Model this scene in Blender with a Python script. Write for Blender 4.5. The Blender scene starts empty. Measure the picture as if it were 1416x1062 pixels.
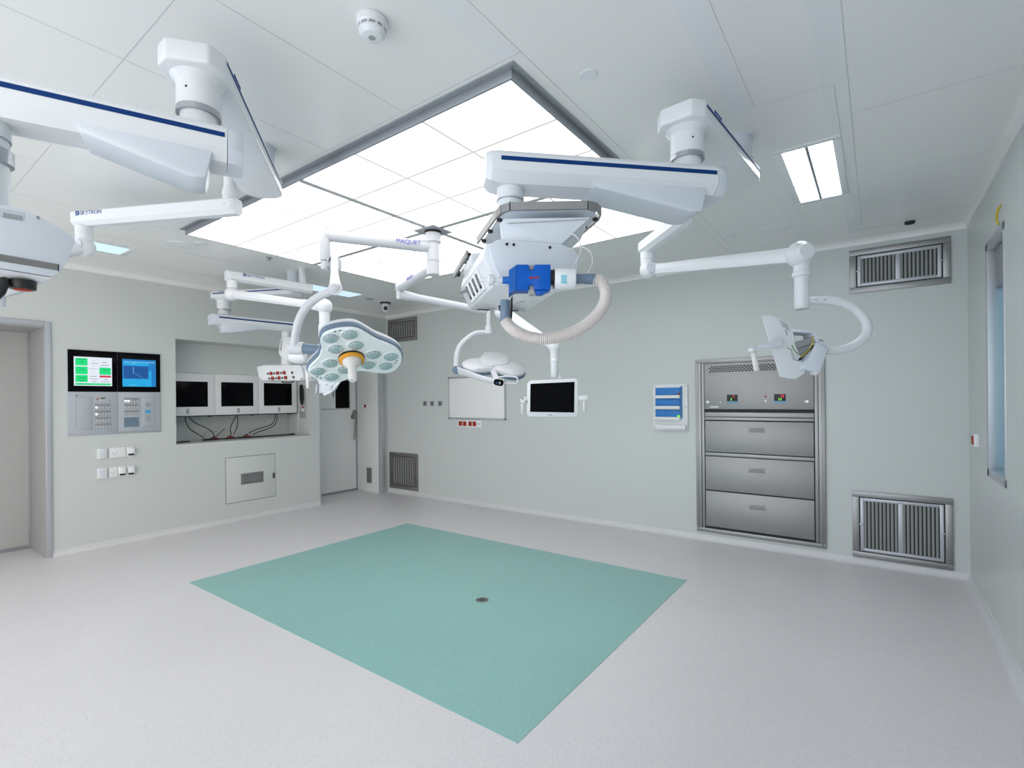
import bpy, bmesh, math, random
from mathutils import Vector, Matrix
random.seed(4)
SC = bpy.context.scene
COL = SC.collection
PI = math.pi
V = Vector
# ------------------------------------------------------------------ camera
F, YAW, ROLL, CY, HC = 691.605, 0.631510, -0.0092622, 552.573, 1.498814
W_, H_ = 1416.0, 1062.0
FWD = V((-math.sin(YAW), math.cos(YAW), 0))
_r = V((math.cos(YAW), math.sin(YAW), 0)); _u = V((0, 0, 1))
RT = _r*math.cos(ROLL) + _u*math.sin(ROLL)
UP = _u*math.cos(ROLL) - _r*math.sin(ROLL)
CAM = V((0, 0, HC))
cd = bpy.data.cameras.new('camera'); cam = bpy.data.objects.new('camera', cd); COL.objects.link(cam)
cd.sensor_width = 36.0; cd.lens = F/W_*36.0; cd.shift_y = (CY-H_/2)/W_; cd.clip_start = 0.02
m = Matrix((RT, UP, -FWD)).transposed().to_4x4(); m.translation = CAM
cam.matrix_world = m
SC.camera = cam
SC.view_settings.view_transform = 'Standard'; SC.view_settings.look = 'None'
SC.view_settings.gamma = 1.0; SC.view_settings.use_curve_mapping = False
SC.view_settings.exposure = 0.0

def ray(px, py): return FWD + RT*((px-708)/F) - UP*((py-CY)/F)
def at(px, py, d): return CAM + ray(px, py)*d            # survey point at a measured distance
def on(px, py, ax, val):                                  # survey point on a known plane of the room
    r = ray(px, py); return CAM + r*((val-CAM[ax])/r[ax])

XA, XR, YB, YF, H = -6.532, 0.593, 5.439, -1.5, 2.9
SH_R = V((.807, .590, 0)); SH_F = V((-.590, .807, 0)); ZU = V((0, 0, 1))

# --------------------------------------------------------------- materials
def nodes(name):
    m = bpy.data.materials.new(name); m.use_nodes = True
    nt = m.node_tree; b = nt.nodes['Principled BSDF']
    return m, nt, b
def mat(name, col, rough=.45, metal=0, var=.02, scale=3.0, bump=0, emit=None, es=0, coat=0, trans=0, spec=.5, ior=1.45):
    m, nt, b = nodes(name)
    b.inputs['Roughness'].default_value = rough; b.inputs['Metallic'].default_value = metal
    b.inputs['Coat Weight'].default_value = coat; b.inputs['Transmission Weight'].default_value = trans
    b.inputs['Specular IOR Level'].default_value = spec; b.inputs['IOR'].default_value = ior
    tc = nt.nodes.new('ShaderNodeTexCoord'); nz = nt.nodes.new('ShaderNodeTexNoise')
    nz.inputs['Scale'].default_value = scale; nz.inputs['Detail'].default_value = 3
    nt.links.new(tc.outputs['Object'], nz.inputs['Vector'])
    mx = nt.nodes.new('ShaderNodeMix'); mx.data_type = 'RGBA'
    c = V(col)
    mx.inputs['A'].default_value = (*(c*(1-var)), 1); mx.inputs['B'].default_value = (*(c*(1+var)), 1)
    nt.links.new(nz.outputs['Fac'], mx.inputs['Factor']); nt.links.new(mx.outputs['Result'], b.inputs['Base Color'])
    if bump:
        bp = nt.nodes.new('ShaderNodeBump'); bp.inputs['Strength'].default_value = bump; bp.inputs['Distance'].default_value = .002
        n2 = nt.nodes.new('ShaderNodeTexNoise'); n2.inputs['Scale'].default_value = scale*40
        nt.links.new(tc.outputs['Object'], n2.inputs['Vector'])
        nt.links.new(n2.outputs['Fac'], bp.inputs['Height']); nt.links.new(bp.outputs['Normal'], b.inputs['Normal'])
    if emit:
        b.inputs['Emission Color'].default_value = (*emit, 1); b.inputs['Emission Strength'].default_value = es
    return m
def steel(name, col, rough, axis=2):
    m, nt, b = nodes(name)
    b.inputs['Metallic'].default_value = .85; b.inputs['Roughness'].default_value = rough
    tc = nt.nodes.new('ShaderNodeTexCoord'); mp = nt.nodes.new('ShaderNodeMapping')
    s = [2.0, 2.0, 2.0]; s[axis] = 90.0; mp.inputs['Scale'].default_value = s
    nz = nt.nodes.new('ShaderNodeTexNoise'); nz.inputs['Scale'].default_value = 3; nz.inputs['Detail'].default_value = 4
    nt.links.new(tc.outputs['Object'], mp.inputs['Vector']); nt.links.new(mp.outputs['Vector'], nz.inputs['Vector'])
    mx = nt.nodes.new('ShaderNodeMix'); mx.data_type = 'RGBA'; c = V(col)
    mx.inputs['A'].default_value = (*(c*.86), 1); mx.inputs['B'].default_value = (*(c*1.12), 1)
    nt.links.new(nz.outputs['Fac'], mx.inputs['Factor']); nt.links.new(mx.outputs['Result'], b.inputs['Base Color'])
    return m
def speckled(name, base, rough, chips, scale):
    m, nt, b = nodes(name); b.inputs['Roughness'].default_value = rough
    tc = nt.nodes.new('ShaderNodeTexCoord'); col = None
    prev = nt.nodes.new('ShaderNodeRGB'); prev.outputs[0].default_value = (*base, 1); out = prev.outputs[0]
    nz = nt.nodes.new('ShaderNodeTexNoise'); nz.inputs['Scale'].default_value = 1.1; nz.inputs['Detail'].default_value = 4
    nt.links.new(tc.outputs['Object'], nz.inputs['Vector'])
    mm = nt.nodes.new('ShaderNodeMix'); mm.data_type = 'RGBA'; mm.blend_type = 'MULTIPLY'
    mm.inputs['Factor'].default_value = 1
    rp = nt.nodes.new('ShaderNodeMapRange'); rp.inputs['To Min'].default_value = .93; rp.inputs['To Max'].default_value = 1.05
    nt.links.new(nz.outputs['Fac'], rp.inputs['Value']); nt.links.new(out, mm.inputs['A']); nt.links.new(rp.outputs['Result'], mm.inputs['B'])
    out = mm.outputs['Result']
    for i, (cc, th, sc) in enumerate(chips):
        mp = nt.nodes.new('ShaderNodeMapping'); mp.inputs['Location'].default_value = (i*3.7, i*1.9, 0)
        vo = nt.nodes.new('ShaderNodeTexVoronoi'); vo.inputs['Scale'].default_value = sc; vo.inputs['Randomness'].default_value = 1
        nt.links.new(tc.outputs['Object'], mp.inputs['Vector']); nt.links.new(mp.outputs['Vector'], vo.inputs['Vector'])
        lt = nt.nodes.new('ShaderNodeMath'); lt.operation = 'LESS_THAN'; lt.inputs[1].default_value = th
        nt.links.new(vo.outputs['Distance'], lt.inputs[0])
        sx = nt.nodes.new('ShaderNodeSeparateColor'); nt.links.new(vo.outputs['Color'], sx.inputs['Color'])
        g = nt.nodes.new('ShaderNodeMath'); g.operation = 'GREATER_THAN'; g.inputs[1].default_value = .45
        nt.links.new(sx.outputs['Red'], g.inputs[0])
        mu = nt.nodes.new('ShaderNodeMath'); mu.operation = 'MULTIPLY'
        nt.links.new(lt.outputs[0], mu.inputs[0]); nt.links.new(g.outputs[0], mu.inputs[1])
        mx = nt.nodes.new('ShaderNodeMix'); mx.data_type = 'RGBA'; mx.inputs['B'].default_value = (*cc, 1)
        nt.links.new(mu.outputs[0], mx.inputs['Factor']); nt.links.new(out, mx.inputs['A']); out = mx.outputs['Result']
    nt.links.new(out, b.inputs['Base Color'])
    return m
def lamp_mat(name, col, s, base=(.9, .9, .9), ridge=False):
    m, nt, b = nodes(name); b.inputs['Base Color'].default_value = (*base, 1); b.inputs['Roughness'].default_value = .4
    b.inputs['Emission Color'].default_value = (*col, 1); b.inputs['Emission Strength'].default_value = s
    return m

M = {}
M['wall'] = mat('wall_paint', (.60, .632, .622), .32, var=.012, scale=1.2)
M['ceil'] = mat('ceiling_panel', (.83, .835, .825), .2, var=.01, scale=1.0)
M['strip'] = mat('ceiling_strip', (.80, .82, .84), .08, var=.01)
M['seam'] = mat('seam', (.52, .53, .54), .6)
M['floor'] = speckled('floor_vinyl', (.70, .675, .69), .38, [((.52, .52, .58), .24, 150), ((.84, .84, .87), .22, 120), ((.38, .40, .48), .16, 100)], 1)
M['green'] = speckled('green_vinyl', (.275, .50, .475), .4, [((.15, .38, .32), .22, 150), ((.34, .60, .53), .2, 110), ((.07, .24, .20), .13, 70), ((.70, .82, .78), .11, 50)], 1)
M['cove'] = speckled('cove_vinyl', (.66, .66, .67), .4, [((.5, .5, .54), .22, 95), ((.82, .82, .86), .2, 70)], 1)
M['door'] = mat('door_leaf', (.47, .475, .475), .4, var=.015)
M['door_lightened'] = mat('door_leaf_lightened', (.78, .80, .80), .4, var=.015)  # door colour lightened to make up for light missing in the corner recess
M['jamb'] = mat('door_jamb', (.40, .405, .41), .4, metal=.15)
M['alu'] = mat('aluminium_trim', (.50, .515, .55), .4, metal=.5)
M['alug'] = mat('grey_aluminium', (.36, .38, .41), .38, metal=.6)
M['white'] = mat('white_enamel', (.74, .765, .795), .28, var=.008, coat=.15)
M['whiteb'] = mat('bluish_white_enamel', (.66, .71, .775), .3, var=.008, coat=.15)
M['whitedim'] = mat('white_enamel_darkened', (.61, .625, .66), .3, var=.008, coat=.1)  # same white enamel, darkened in colour against overexposure under the diffuser
M['plastic'] = mat('white_plastic', (.80, .81, .82), .35)
M['grip'] = mat('translucent_grip', (.84, .82, .80), .3, trans=.15)
M['blue'] = mat('navy_stripe', (.0, .035, .17), .5, spec=.25)
M['logo'] = mat('logo_blue', (.005, .06, .26), .5, spec=.25)
M['maq'] = mat('maquet_lettering', (.12, .13, .55), .4)
M['greyb'] = mat('blue_grey_plastic', (.135, .195, .275), .4)
M['ring'] = steel('ring_steel', (.42, .44, .47), .3)
M['steel'] = steel('brushed_steel', (.335, .33, .325), .48, 2)
M['steelh'] = steel('brushed_steel_frame', (.33, .328, .33), .4, 0)
M['steeld'] = steel('dull_steel', (.30, .285, .28), .4, 2)
M['louvre'] = mat('louvre_grey', (.27, .275, .27), .5, metal=.3)
M['dark'] = mat('dark_gap', (.02, .021, .024), .6)
M['screen'] = mat('black_glass', (.003, .003, .004), .12, spec=.06)
M['black'] = mat('black_plastic', (.012, .012, .013), .4)
M['cable'] = mat('black_cable', (.010, .012, .014), .5)
M['red'] = mat('red_plastic', (.38, .04, .02), .5, spec=.2)
M['redd'] = mat('red_socket', (.30, .03, .018), .5, spec=.2)
M['orange'] = mat('orange_ring', (.80, .36, .03), .4)
M['bluebox'] = mat('blue_housing', (.0, .095, .47), .35, spec=.3)
M['blueclear'] = mat('blue_translucent', (.02, .22, .75), .1, trans=.5)
M['bluestrip'] = mat('blue_strip', (.02, .20, .56), .4)
M['cyan'] = mat('cyan_print', (.02, .50, .68), .4)
M['grey'] = mat('grey_plastic', (.33, .34, .36), .45)
M['midgrey'] = mat('mid_grey', (.30, .31, .32), .5)
M['panelg'] = mat('console_grey', (.44, .475, .525), .4, metal=.1)
M['board'] = mat('whiteboard', (.86, .86, .86), .18)
M['hoser'] = mat('hose_groove', (.52, .44, .41), .5)
M['hose'] = mat('corrugated_hose', (.80, .745, .72), .35, trans=.12)
M['clear'] = mat('clear_tube', (.88, .90, .92), .15, trans=.4)
M['lens'] = mat('lens_glass', (.44, .55, .56), .1, metal=.35, spec=.8, var=.25, scale=30)
M['lensf'] = mat('lens_facet', (.72, .80, .82), .15, metal=.4)
M['lampface'] = mat('lamp_underside', (.84, .90, .915), .3)
M['tag'] = mat('rating_plate', (.55, .62, .66), .4)
M['yellow'] = mat('yellow_wire', (.52, .42, .03), .4)
M['greenw'] = mat('green_wire', (.10, .30, .10), .4)
M['pane'] = mat('window_pane_blue', (.10, .30, .40), .05, emit=(.20, .50, .62), es=.5)
M['hinge'] = mat('hinge_grey', (.50, .51, .52), .4, metal=.5)
M['e_lam'] = lamp_mat('diffuser_glow', (1.0, .985, .965), 1.8)
M['e_seam'] = mat('diffuser_joint', (.12, .12, .12), .5, emit=(1, .985, .965), es=.60)
M['e_tube'] = lamp_mat('panel_lamp_glow', (.86, .95, 1.0), 9.0)
M['e_tube2'] = lamp_mat('panel_lamp_ridge', (.84, .94, 1.0), 6.0)
M['e_tubeL'] = lamp_mat('prismatic_lamp_glow', (.60, .82, .93), 1.0, (.15, .17, .18))
M['s_white'] = lamp_mat('screen_white', (.80, .87, .97), .92, (.03, .03, .03))
M['s_green'] = lamp_mat('screen_green', (.0, .70, .19), 1.0, (.0, .02, .01))
M['s_red'] = lamp_mat('screen_red', (.62, .03, .08), 1.0, (.03, .0, .0))
M['s_txt'] = lamp_mat('screen_text', (.30, .34, .40), .8, (.03, .03, .03))
M['s_gtxt'] = lamp_mat('screen_dark_text', (.0, .24, .10), 1.0, (.0, .01, .01))
M['s_blue'] = lamp_mat('screen_blue', (.005, .22, .60), .9, (0, .01, .02))
M['s_navy'] = lamp_mat('screen_navy', (.003, .085, .33), .9, (0, .005, .01))
M['s_sky'] = lamp_mat('screen_sky', (.01, .42, .80), .9, (0, .01, .03))
M['s_pale'] = lamp_mat('screen_pale', (.22, .60, .90), .9, (0, .01, .03))
M['led_g'] = lamp_mat('led_green', (.25, 1.0, .05), 1.2, (0, .1, 0))
M['led_r'] = lamp_mat('led_red', (1.0, .03, .10), 1.2, (.1, 0, 0))
M['key'] = mat('key_grey', (.52, .54, .57), .4)
M['keylit'] = lamp_mat('key_lit', (.9, .95, 1.0), 1.0)
M['lcd'] = mat('lcd_green', (.12, .16, .06), .3)
M['slate'] = mat('slate_lcd', (.15, .22, .28), .25)
M['bdisp'] = mat('intercom_display', (.05, .20, .34), .3, emit=(.06, .30, .52), es=.4)

# ------------------------------------------------------------ mesh builder
ORG = {}
class MB:
    def __init__(s, mi=0): s.bm = bmesh.new(); s.mi = mi
    def _add(s, tb, mi, M4=None):
        for f in tb.faces: f.material_index = s.mi if mi is None else mi
        me = bpy.data.meshes.new('t'); tb.to_mesh(me); tb.free()
        if M4: me.transform(M4)
        s.bm.from_mesh(me); bpy.data.meshes.remove(me)
        return s
    def _bev(s, tb, bev, seg):
        if bev > 0:
            es = [e for e in tb.edges if len(e.link_faces) == 2 and e.calc_face_angle(0) > .5]
            bmesh.ops.bevel(tb, geom=es, offset=bev, segments=seg, affect='EDGES', profile=.5, clamp_overlap=True)
    def box(s, lo, hi, bev=0, seg=2, M4=None, mi=None):
        tb = bmesh.new(); bmesh.ops.create_cube(tb, size=1)
        lo = V(lo); hi = V(hi)
        lo, hi = V(map(min, lo, hi)), V(map(max, lo, hi))
        for v in tb.verts: v.co = V([(a+b)/2+c*(b-a) for a, b, c in zip(lo, hi, v.co)])
        s._bev(tb, bev, seg); return s._add(tb, mi, M4)
    def prism(s, pts, vec, bev=0, seg=2, mi=None, M4=None):
        tb = bmesh.new(); vec = V(vec)
        a = [tb.verts.new(V(p)) for p in pts]; b = [tb.verts.new(V(p)+vec) for p in pts]
        tb.faces.new(a[::-1]); tb.faces.new(b); n = len(pts)
        for i in range(n): tb.faces.new((a[i], a[(i+1) % n], b[(i+1) % n], b[i]))
        bmesh.ops.recalc_face_normals(tb, faces=tb.faces)
        s._bev(tb, bev, seg); return s._add(tb, mi, M4)
    def loft(s, rings, caps=True, mi=None):
        tb = bmesh.new(); rs = [[tb.verts.new(V(p)) for p in r] for r in rings]
        n = len(rs[0])
        for r0, r1 in zip(rs, rs[1:]):
            for i in range(n): tb.faces.new((r0[i], r0[(i+1) % n], r1[(i+1) % n], r1[i]))
        if caps: tb.faces.new(rs[0][::-1]); tb.faces.new(rs[-1])
        bmesh.ops.recalc_face_normals(tb, faces=tb.faces); return s._add(tb, mi)
    def cyl(s, p0, p1, r0, r1=None, seg=28, mi=None, bev=0):
        p0 = V(p0); p1 = V(p1); r1 = r0 if r1 is None else r1
        z = (p1-p0).normalized(); x = z.orthogonal().normalized(); y = z.cross(x)
        if bev:
            b = bev; d = (p1-p0).length
            prof = [(r0-b, 0), (r0-b*.3, b*.3), (r0, b), (r1, d-b), (r1-b*.3, d-b*.3), (r1-b, d)]
        else: prof = [(r0, 0), (r1, (p1-p0).length)]
        rings = [[p0+z*h+(x*math.cos(2*PI*i/seg)+y*math.sin(2*PI*i/seg))*r for i in range(seg)] for r, h in prof]
        return s.loft(rings, mi=mi)
    def lathe(s, p0, axis, prof, seg=32, mi=None):
        p0 = V(p0); z = V(axis).normalized(); x = z.orthogonal().normalized(); y = z.cross(x)
        rings = [[p0+z*h+(x*math.cos(2*PI*i/seg)+y*math.sin(2*PI*i/seg))*max(r, 1e-4) for i in range(seg)] for r, h in prof]
        return s.loft(rings, mi=mi)
    def tube(s, pts, r, seg=14, mi=None, sq=None):
        pts = [V(p) for p in pts]; n = len(pts); rr = r if isinstance(r, (list, tuple)) else [r]*n
        t0 = (pts[1]-pts[0]).normalized(); x = t0.orthogonal().normalized(); rings = []
        for i in range(n):
            t = (pts[min(i+1, n-1)]-pts[max(i-1, 0)]).normalized()
            x = (x-t*x.dot(t)).normalized(); y = t.cross(x)
            rings.append([pts[i]+(x*math.cos(2*PI*k/seg)+y*math.sin(2*PI*k/seg))*rr[i] for k in range(seg)])
        return s.loft(rings, mi=mi)
    def ball(s, c, r, sc=(1, 1, 1), seg=24, mi=None, M4=None):
        tb = bmesh.new(); bmesh.ops.create_uvsphere(tb, u_segments=seg, v_segments=seg//2, radius=r)
        for v in tb.verts: v.co = V([a*b for a, b in zip(v.co, sc)])
        if M4:
            for v in tb.verts: v.co = M4.to_3x3() @ v.co
        for v in tb.verts: v.co += V(c)
        return s._add(tb, mi)
    def poly(s, pts, mi=None):
        tb = bmesh.new(); tb.faces.new([tb.verts.new(V(p)) for p in pts]); return s._add(tb, mi)
    def build(s, name, mats, parent=None, loc=None, ang=32):
        bm = s.bm; org = ORG[parent] if parent is not None else (V(loc) if loc is not None else None)
        if org is None:
            zs = [v.co for v in bm.verts]
            org = V(((min(c.x for c in zs)+max(c.x for c in zs))/2, (min(c.y for c in zs)+max(c.y for c in zs))/2, min(c.z for c in zs)))
        bmesh.ops.translate(bm, verts=bm.verts, vec=-org)
        for f in bm.faces: f.smooth = True
        for e in bm.edges:
            e.smooth = not (len(e.link_faces) == 2 and e.calc_face_angle(0) > math.radians(ang)) and len(e.link_faces) == 2
        me = bpy.data.meshes.new(name); bm.to_mesh(me); bm.free()
        for mm in (mats if isinstance(mats, (list, tuple)) else [mats]): me.materials.append(M[mm])
        o = bpy.data.objects.new(name, me); COL.objects.link(o)
        if parent is not None: o.parent = parent
        else: o.location = org
        ORG[o] = org
        return o
def thing(name, label, cat, loc, group=None):
    o = bpy.data.objects.new(name, None); COL.objects.link(o); o.empty_display_size = .05
    o.location = loc; o['label'] = label; o['category'] = cat
    if group: o['group'] = group
    ORG[o] = V(loc); return o
def tag(o, label, cat, group=None):
    o['label'] = label; o['category'] = cat
    if group: o['group'] = group
    return o
def struct(o): o['kind'] = 'structure'; return o
def lettering(name, body, size, origin, xdir, ydir, mats, parent, ext=.0008, label=None, emblem=False):
    cu = bpy.data.curves.new('t', 'FONT'); cu.body = body; cu.size = size; cu.extrude = ext; cu.resolution_u = 3
    ob = bpy.data.objects.new('t', cu); COL.objects.link(ob)
    dg = bpy.context.evaluated_depsgraph_get(); dg.update()
    me = bpy.data.meshes.new_from_object(ob.evaluated_get(dg))
    bpy.data.objects.remove(ob); bpy.data.curves.remove(cu)
    x = V(xdir).normalized(); y = V(ydir); y = (y-x*y.dot(x)).normalized(); z = x.cross(y)
    m4 = Matrix((x, y, z)).transposed().to_4x4(); m4.translation = V(origin)
    me.transform(m4)
    mb = MB(); mb.bm.from_mesh(me); bpy.data.meshes.remove(me)
    if emblem:
        c = V(origin)-x*size*.55+y*size*.36
        for k in range(2):
            pts = []
            for j in range(13):
                a = (.5+1.25*j/12)*PI + k*PI; pts.append(c+(x*math.cos(a)+y*math.sin(a))*size*.33)
            mb.tube(pts, size*.09, 6)
        mb.tube([c-x*size*.22+y*size*.2, c+x*size*.22-y*size*.2], size*.09, 6)
    for f in mb.bm.faces: f.material_index = 0
    return mb.build(name, mats, parent)

# ================================================================ THE ROOM
f = MB(); f.box((XA-.7, YF-.1, -.1), (XR+.1, YB+.1, 0))
struct(f.build('floor', 'floor', loc=(0, 0, 0)))
g = MB(); g.box((-4.64, 1.765, 0), (-1.277, 4.16, .0025))
tag(g.build('floor_inlay', 'green', loc=(-2.96, 2.96, 0)), 'large speckled green vinyl rectangle set into the pale grey floor', 'floor inlay')
dr = thing('floor_drain', 'small round steel drain cover in the green floor rectangle', 'drain', (-2.4, 2.88, .0025))
b = MB(); b.lathe((-2.4, 2.88, .0026), (0, 0, 1), [(.048, 0), (.048, .003), (.040, .005), (.036, .003)]); b.build('rim', 'steelh', dr)
b = MB(); b.cyl((-2.4, 2.88, .0026), (-2.4, 2.88, .005), .036)
for k in range(-2, 3): b.box((-2.425, 2.88+k*.012-.003, .005), (-2.375, 2.88+k*.012+.003, .0062))
b.build('grate', 'dark', dr)

# ceiling: boards, glossy carrier strips and joints in one mesh
c = MB(); c.box((XA-.7, YF-.1, H), (XR+.1, YB+.1, H+.1), mi=0)
def cl(ax, pos, lo, hi, w=.0028, mi=1, dz=.0006):
    if ax == 'x': c.box((pos-w/2, lo, H-dz), (pos+w/2, hi, H+.01), mi=mi)
    else: c.box((lo, pos-w/2, H-dz), (hi, pos+w/2, H+.01), mi=mi)
for p, lo, hi in [(-2.47, YF, 1.655), (-3.9, YF, .72), (-1.85, .72, 1.655), (-1.15, YF, YB-.15), (-3.15, .85, 1.655), (-.47, 1.7, 2.66), (-.47, 3.9, 5.2), (-.095, YF, YB-.2),
                  (-4.62, .72, YB-.15), (-5.2, 1.2, YB-.2), (-5.95, YF, YB-.2), (-1.09, 3.9, 5.2), (-2.85, 4.02, 5.2), (-.148, 2.67, 3.2)]: cl('x', p, lo, hi)
for p, lo, hi in [(.718, XA, -1.15), (1.655, -3.2, -1.15), (1.655, -.47, XR), (2.66, -.47, -.15), (3.0, -.095, XR-.05), (3.957, -.095, XR-.05), (4.955, -.6, XR-.05),
                  (1.45, XA+.3, -4.62), (2.35, -5.2, -4.62), (4.02, -4.62, -1.15), (4.6, -5.2, -1.1), (3.0, -1.15, -.6), (5.15, XA+.3, XR-.1)]: cl('y', p, lo, hi)
for p, lo, hi in [(-1.215, .2, 1.67), (-.53, .5, 2.66), (-.145, .4, 3.15), (-.145, 4.2, 5.2), (-.53, 3.9, 5.2)]: cl('x', p, lo, hi, w=.1, mi=2, dz=.0003)
for p, lo, hi in []: cl('y', p, lo, hi, w=.03, mi=2, dz=.0003)
# light cove where the ceiling meets the walls
def cove_pts(o, dx, dz, r, n=6): return [o] + [o+dx*(r-r*math.sin(a))+dz*(r-r*math.cos(a)) for a in [PI/2*i/n for i in range(n+1)]]
struct(c.build('ceiling', ['ceil', 'seam', 'strip'], loc=(0, 0, H)))
def cornice(name, o, dx, vec, r=.05, mt='ceil'):
    b = MB(); b.prism([V(o)]+[V(o)+V(dx)*(r-r*math.sin(a))-ZU*(r-r*math.cos(a)) for a in [PI/2*i/6 for i in range(7)]], vec)
    return struct(b.build(name, 'ceil'))
cornice('trim_1', (XA, YB, H), (1, 0, 0), (0, YF-YB, 0)); cornice('trim_2', (XA, YB, H), (0, -1, 0), (XR-XA, 0, 0)); cornice('trim_3', (XR, YB, H), (-1, 0, 0), (0, YF-YB, 0))

# walls
T = .72
OH = 2.25                                                   # door head height
w = MB()
def seg(y0, y1, z0, z1, x0=XA, x1=XA-T): w.box((x1, y0, z0), (x0, y1, z1))
seg(YF, -.15, 0, H); seg(-.15, 1.247, OH, H); seg(1.247, 2.367, 0, H)
seg(2.367, 4.062, 0, 1.015); seg(2.367, 4.062, 2.236, H); seg(2.367, 4.062, 1.0, 2.25, XA-.57)
seg(4.062, 4.205, 0, H); seg(4.205, 5.265, OH, H); seg(5.265, YB, 0, H)
seg(-.15, 1.247, 0, OH, XA-.66); seg(4.205, 5.265, 0, OH, XA-.63)
struct(w.build('wall_left', 'wall', loc=(XA, 0, 0)))
b = MB(); b.box((XA-T, YB, 0), (XR+.1, YB+.1, H)); struct(b.build('wall_back', 'wall', loc=(0, YB, 0)))
WY0, WY1, WZ0, WZ1 = 3.99, 4.572, .962, 2.50                # window opening in the right wall
b = MB()
for y0, y1, z0, z1 in [(YF, WY0, 0, H), (WY1, YB, 0, H), (WY0, WY1, 0, WZ0), (WY0, WY1, WZ1, H)]: b.box((XR, y0, z0), (XR+.12, y1, z1))
struct(b.build('wall_right', 'wall', loc=(XR, 0, 0)))

def cove(name, runs):
    b = MB()
    for o, dx, vec in runs:
        o = V(o); dx = V(dx); r = .055
        pts = [o, o+dx*.045] + [o+dx*(.005+.04*(1-math.sin(a)))+ZU*(r*(1-math.cos(a))) for a in [PI/2*i/6 for i in range(1, 7)]] + [o+ZU*(r+.006)]
        b.prism(pts, vec)
    return struct(b.build(name, 'cove'))
cove('baseboard_left', [((XA, 1.29, 0), (1, 0, 0), (0, 2.91, 0))])
cove('baseboard_back', [((XA+.02, YB, 0), (0, -1, 0), (XR-XA-.02, 0, 0))])
cove('baseboard_right', [((XR, YF, 0), (-1, 0, 0), (0, YB-YF, 0))])

# door 1: sliding door in a deep portal at far left
d = MB(); d.box((XA-.64, -.15, .035), (XA-.592, 1.247, OH), mi=0); d.box((XA-.645, -.15, 0), (XA-.59, 1.247, .04), mi=1)
d1 = struct(d.build('door_1', ['door', 'alug'], loc=(XA-.6, .55, 0)))
fr = MB(); fr.box((XA-.002, 1.243, 0), (XA+.014, 1.29, 2.302), .003); fr.box((XA-.002, -.19, 2.247), (XA+.014, 1.243, 2.302), .003); fr.box((XA-.002, -.19, 0), (XA+.014, -.147, 2.247), .003)
fr.build('door_frame', 'alu', d1)
jb = MB(); jb.box((XA-.59, 1.235, 0), (XA, 1.2465, OH)); jb.box((XA-.59, -.15, OH-.012), (XA, 1.2465, OH-.0005)); jb.box((XA-.592, 1.22, 0), (XA-.575, 1.236, OH), .002)
jb.build('door_jamb', 'jamb', d1)

# door 2: leaf with a vision window, deep in the far corner
d = MB(); d.box((XA-.62, 4.205, .035), (XA-.57, 5.262, OH), mi=0); d.box((XA-.62, 4.205, 0), (XA-.566, 5.262, .036), mi=1); d.box((XA-.572, 5.248, 0), (XA-.55, 5.262, OH), mi=1)
d2 = struct(d.build('door_2', ['door_lightened', 'alug'], loc=(XA-.6, 4.75, 0)))
wx = XA-.57
b = MB(); b.box((wx-.002, 4.56, 1.365), (wx+.012, 5.135, 1.86), .004); b.build('vision_window_frame', 'hinge', d2)
b = MB(); b.box((wx+.011, 4.85, 1.385), (wx+.014, 5.112, 1.84)); b.build('vision_glass', 'screen', d2)
b = MB(); b.box((wx+.011, 4.58, 1.38), (wx+.017, 4.845, 1.845), .002); b.box((wx+.0165, 4.80, 1.56), (wx+.02, 4.815, 1.68), mi=1); b.build('window_shutter', ['door_lightened', 'dark'], d2)
b = MB(); b.cyl((wx, 5.19, 1.24), (wx+.012, 5.19, 1.24), .045); b.cyl((wx+.01, 5.19, 1.24), (wx+.06, 5.19, 1.24), .016)
b.tube([(wx+.06, 5.19, 1.29), (wx+.062, 5.19, 1.2), (wx+.055, 5.175, .9), (wx+.05, 5.17, .86)], .013); b.cyl((wx, 5.20, 1.30), (wx+.04, 5.20, 1.33), .028)
b.build('door_handle', 'steel', d2)
fr = MB(); fr.box((XA-.004, 4.196, 0), (XA+.012, 4.216, OH+.03), .002); fr.box((XA-.004, 4.196, OH-.005), (XA+.012, 5.37, OH+.03), .002)
fr.box((XA-.004, 5.258, 0), (XA+.012, 5.27, OH), .002); fr.box((XA-.004, 5.31, 0), (XA+.03, 5.37, OH), .006)
fr.build('door_frame', 'alu', d2)
# opposite jamb: sheet panel of the recess return
jb = MB(); jb.box((XA-.55, 5.258, 0), (XA-.002, 5.2645, OH)); jb.box((XA-.57, 4.2055, 0), (XA-.002, 4.212, OH)); jb.build('door_jamb', 'door_lightened', d2)
RY = 5.258
t = thing('door_sensor', 'white square plate with dark red centre on the door return', 'switch', (-6.845, RY, 1.37))
b = MB(); b.box((-6.93, RY-.010, 1.375), (-6.775, RY, 1.455), .004); b.build('plate', 'plastic', t)
b = MB(); b.cyl((-6.85, RY-.014, 1.415), (-6.85, RY-.009, 1.415), .028); b.build('button', 'redd', t)
t = thing('foot_switch_plate', 'narrow steel plate low on the door return by the corner', 'plate', (-6.77, RY, .14))
b = MB(); b.box((-6.83, RY-.012, .15), (-6.71, RY, .40), .003); b.build('cover', 'steeld', t)
b = MB(); b.cyl((-6.77, RY-.018, .21), (-6.77, RY-.011, .21), .01); b.build('screw', 'ring', t)

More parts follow.
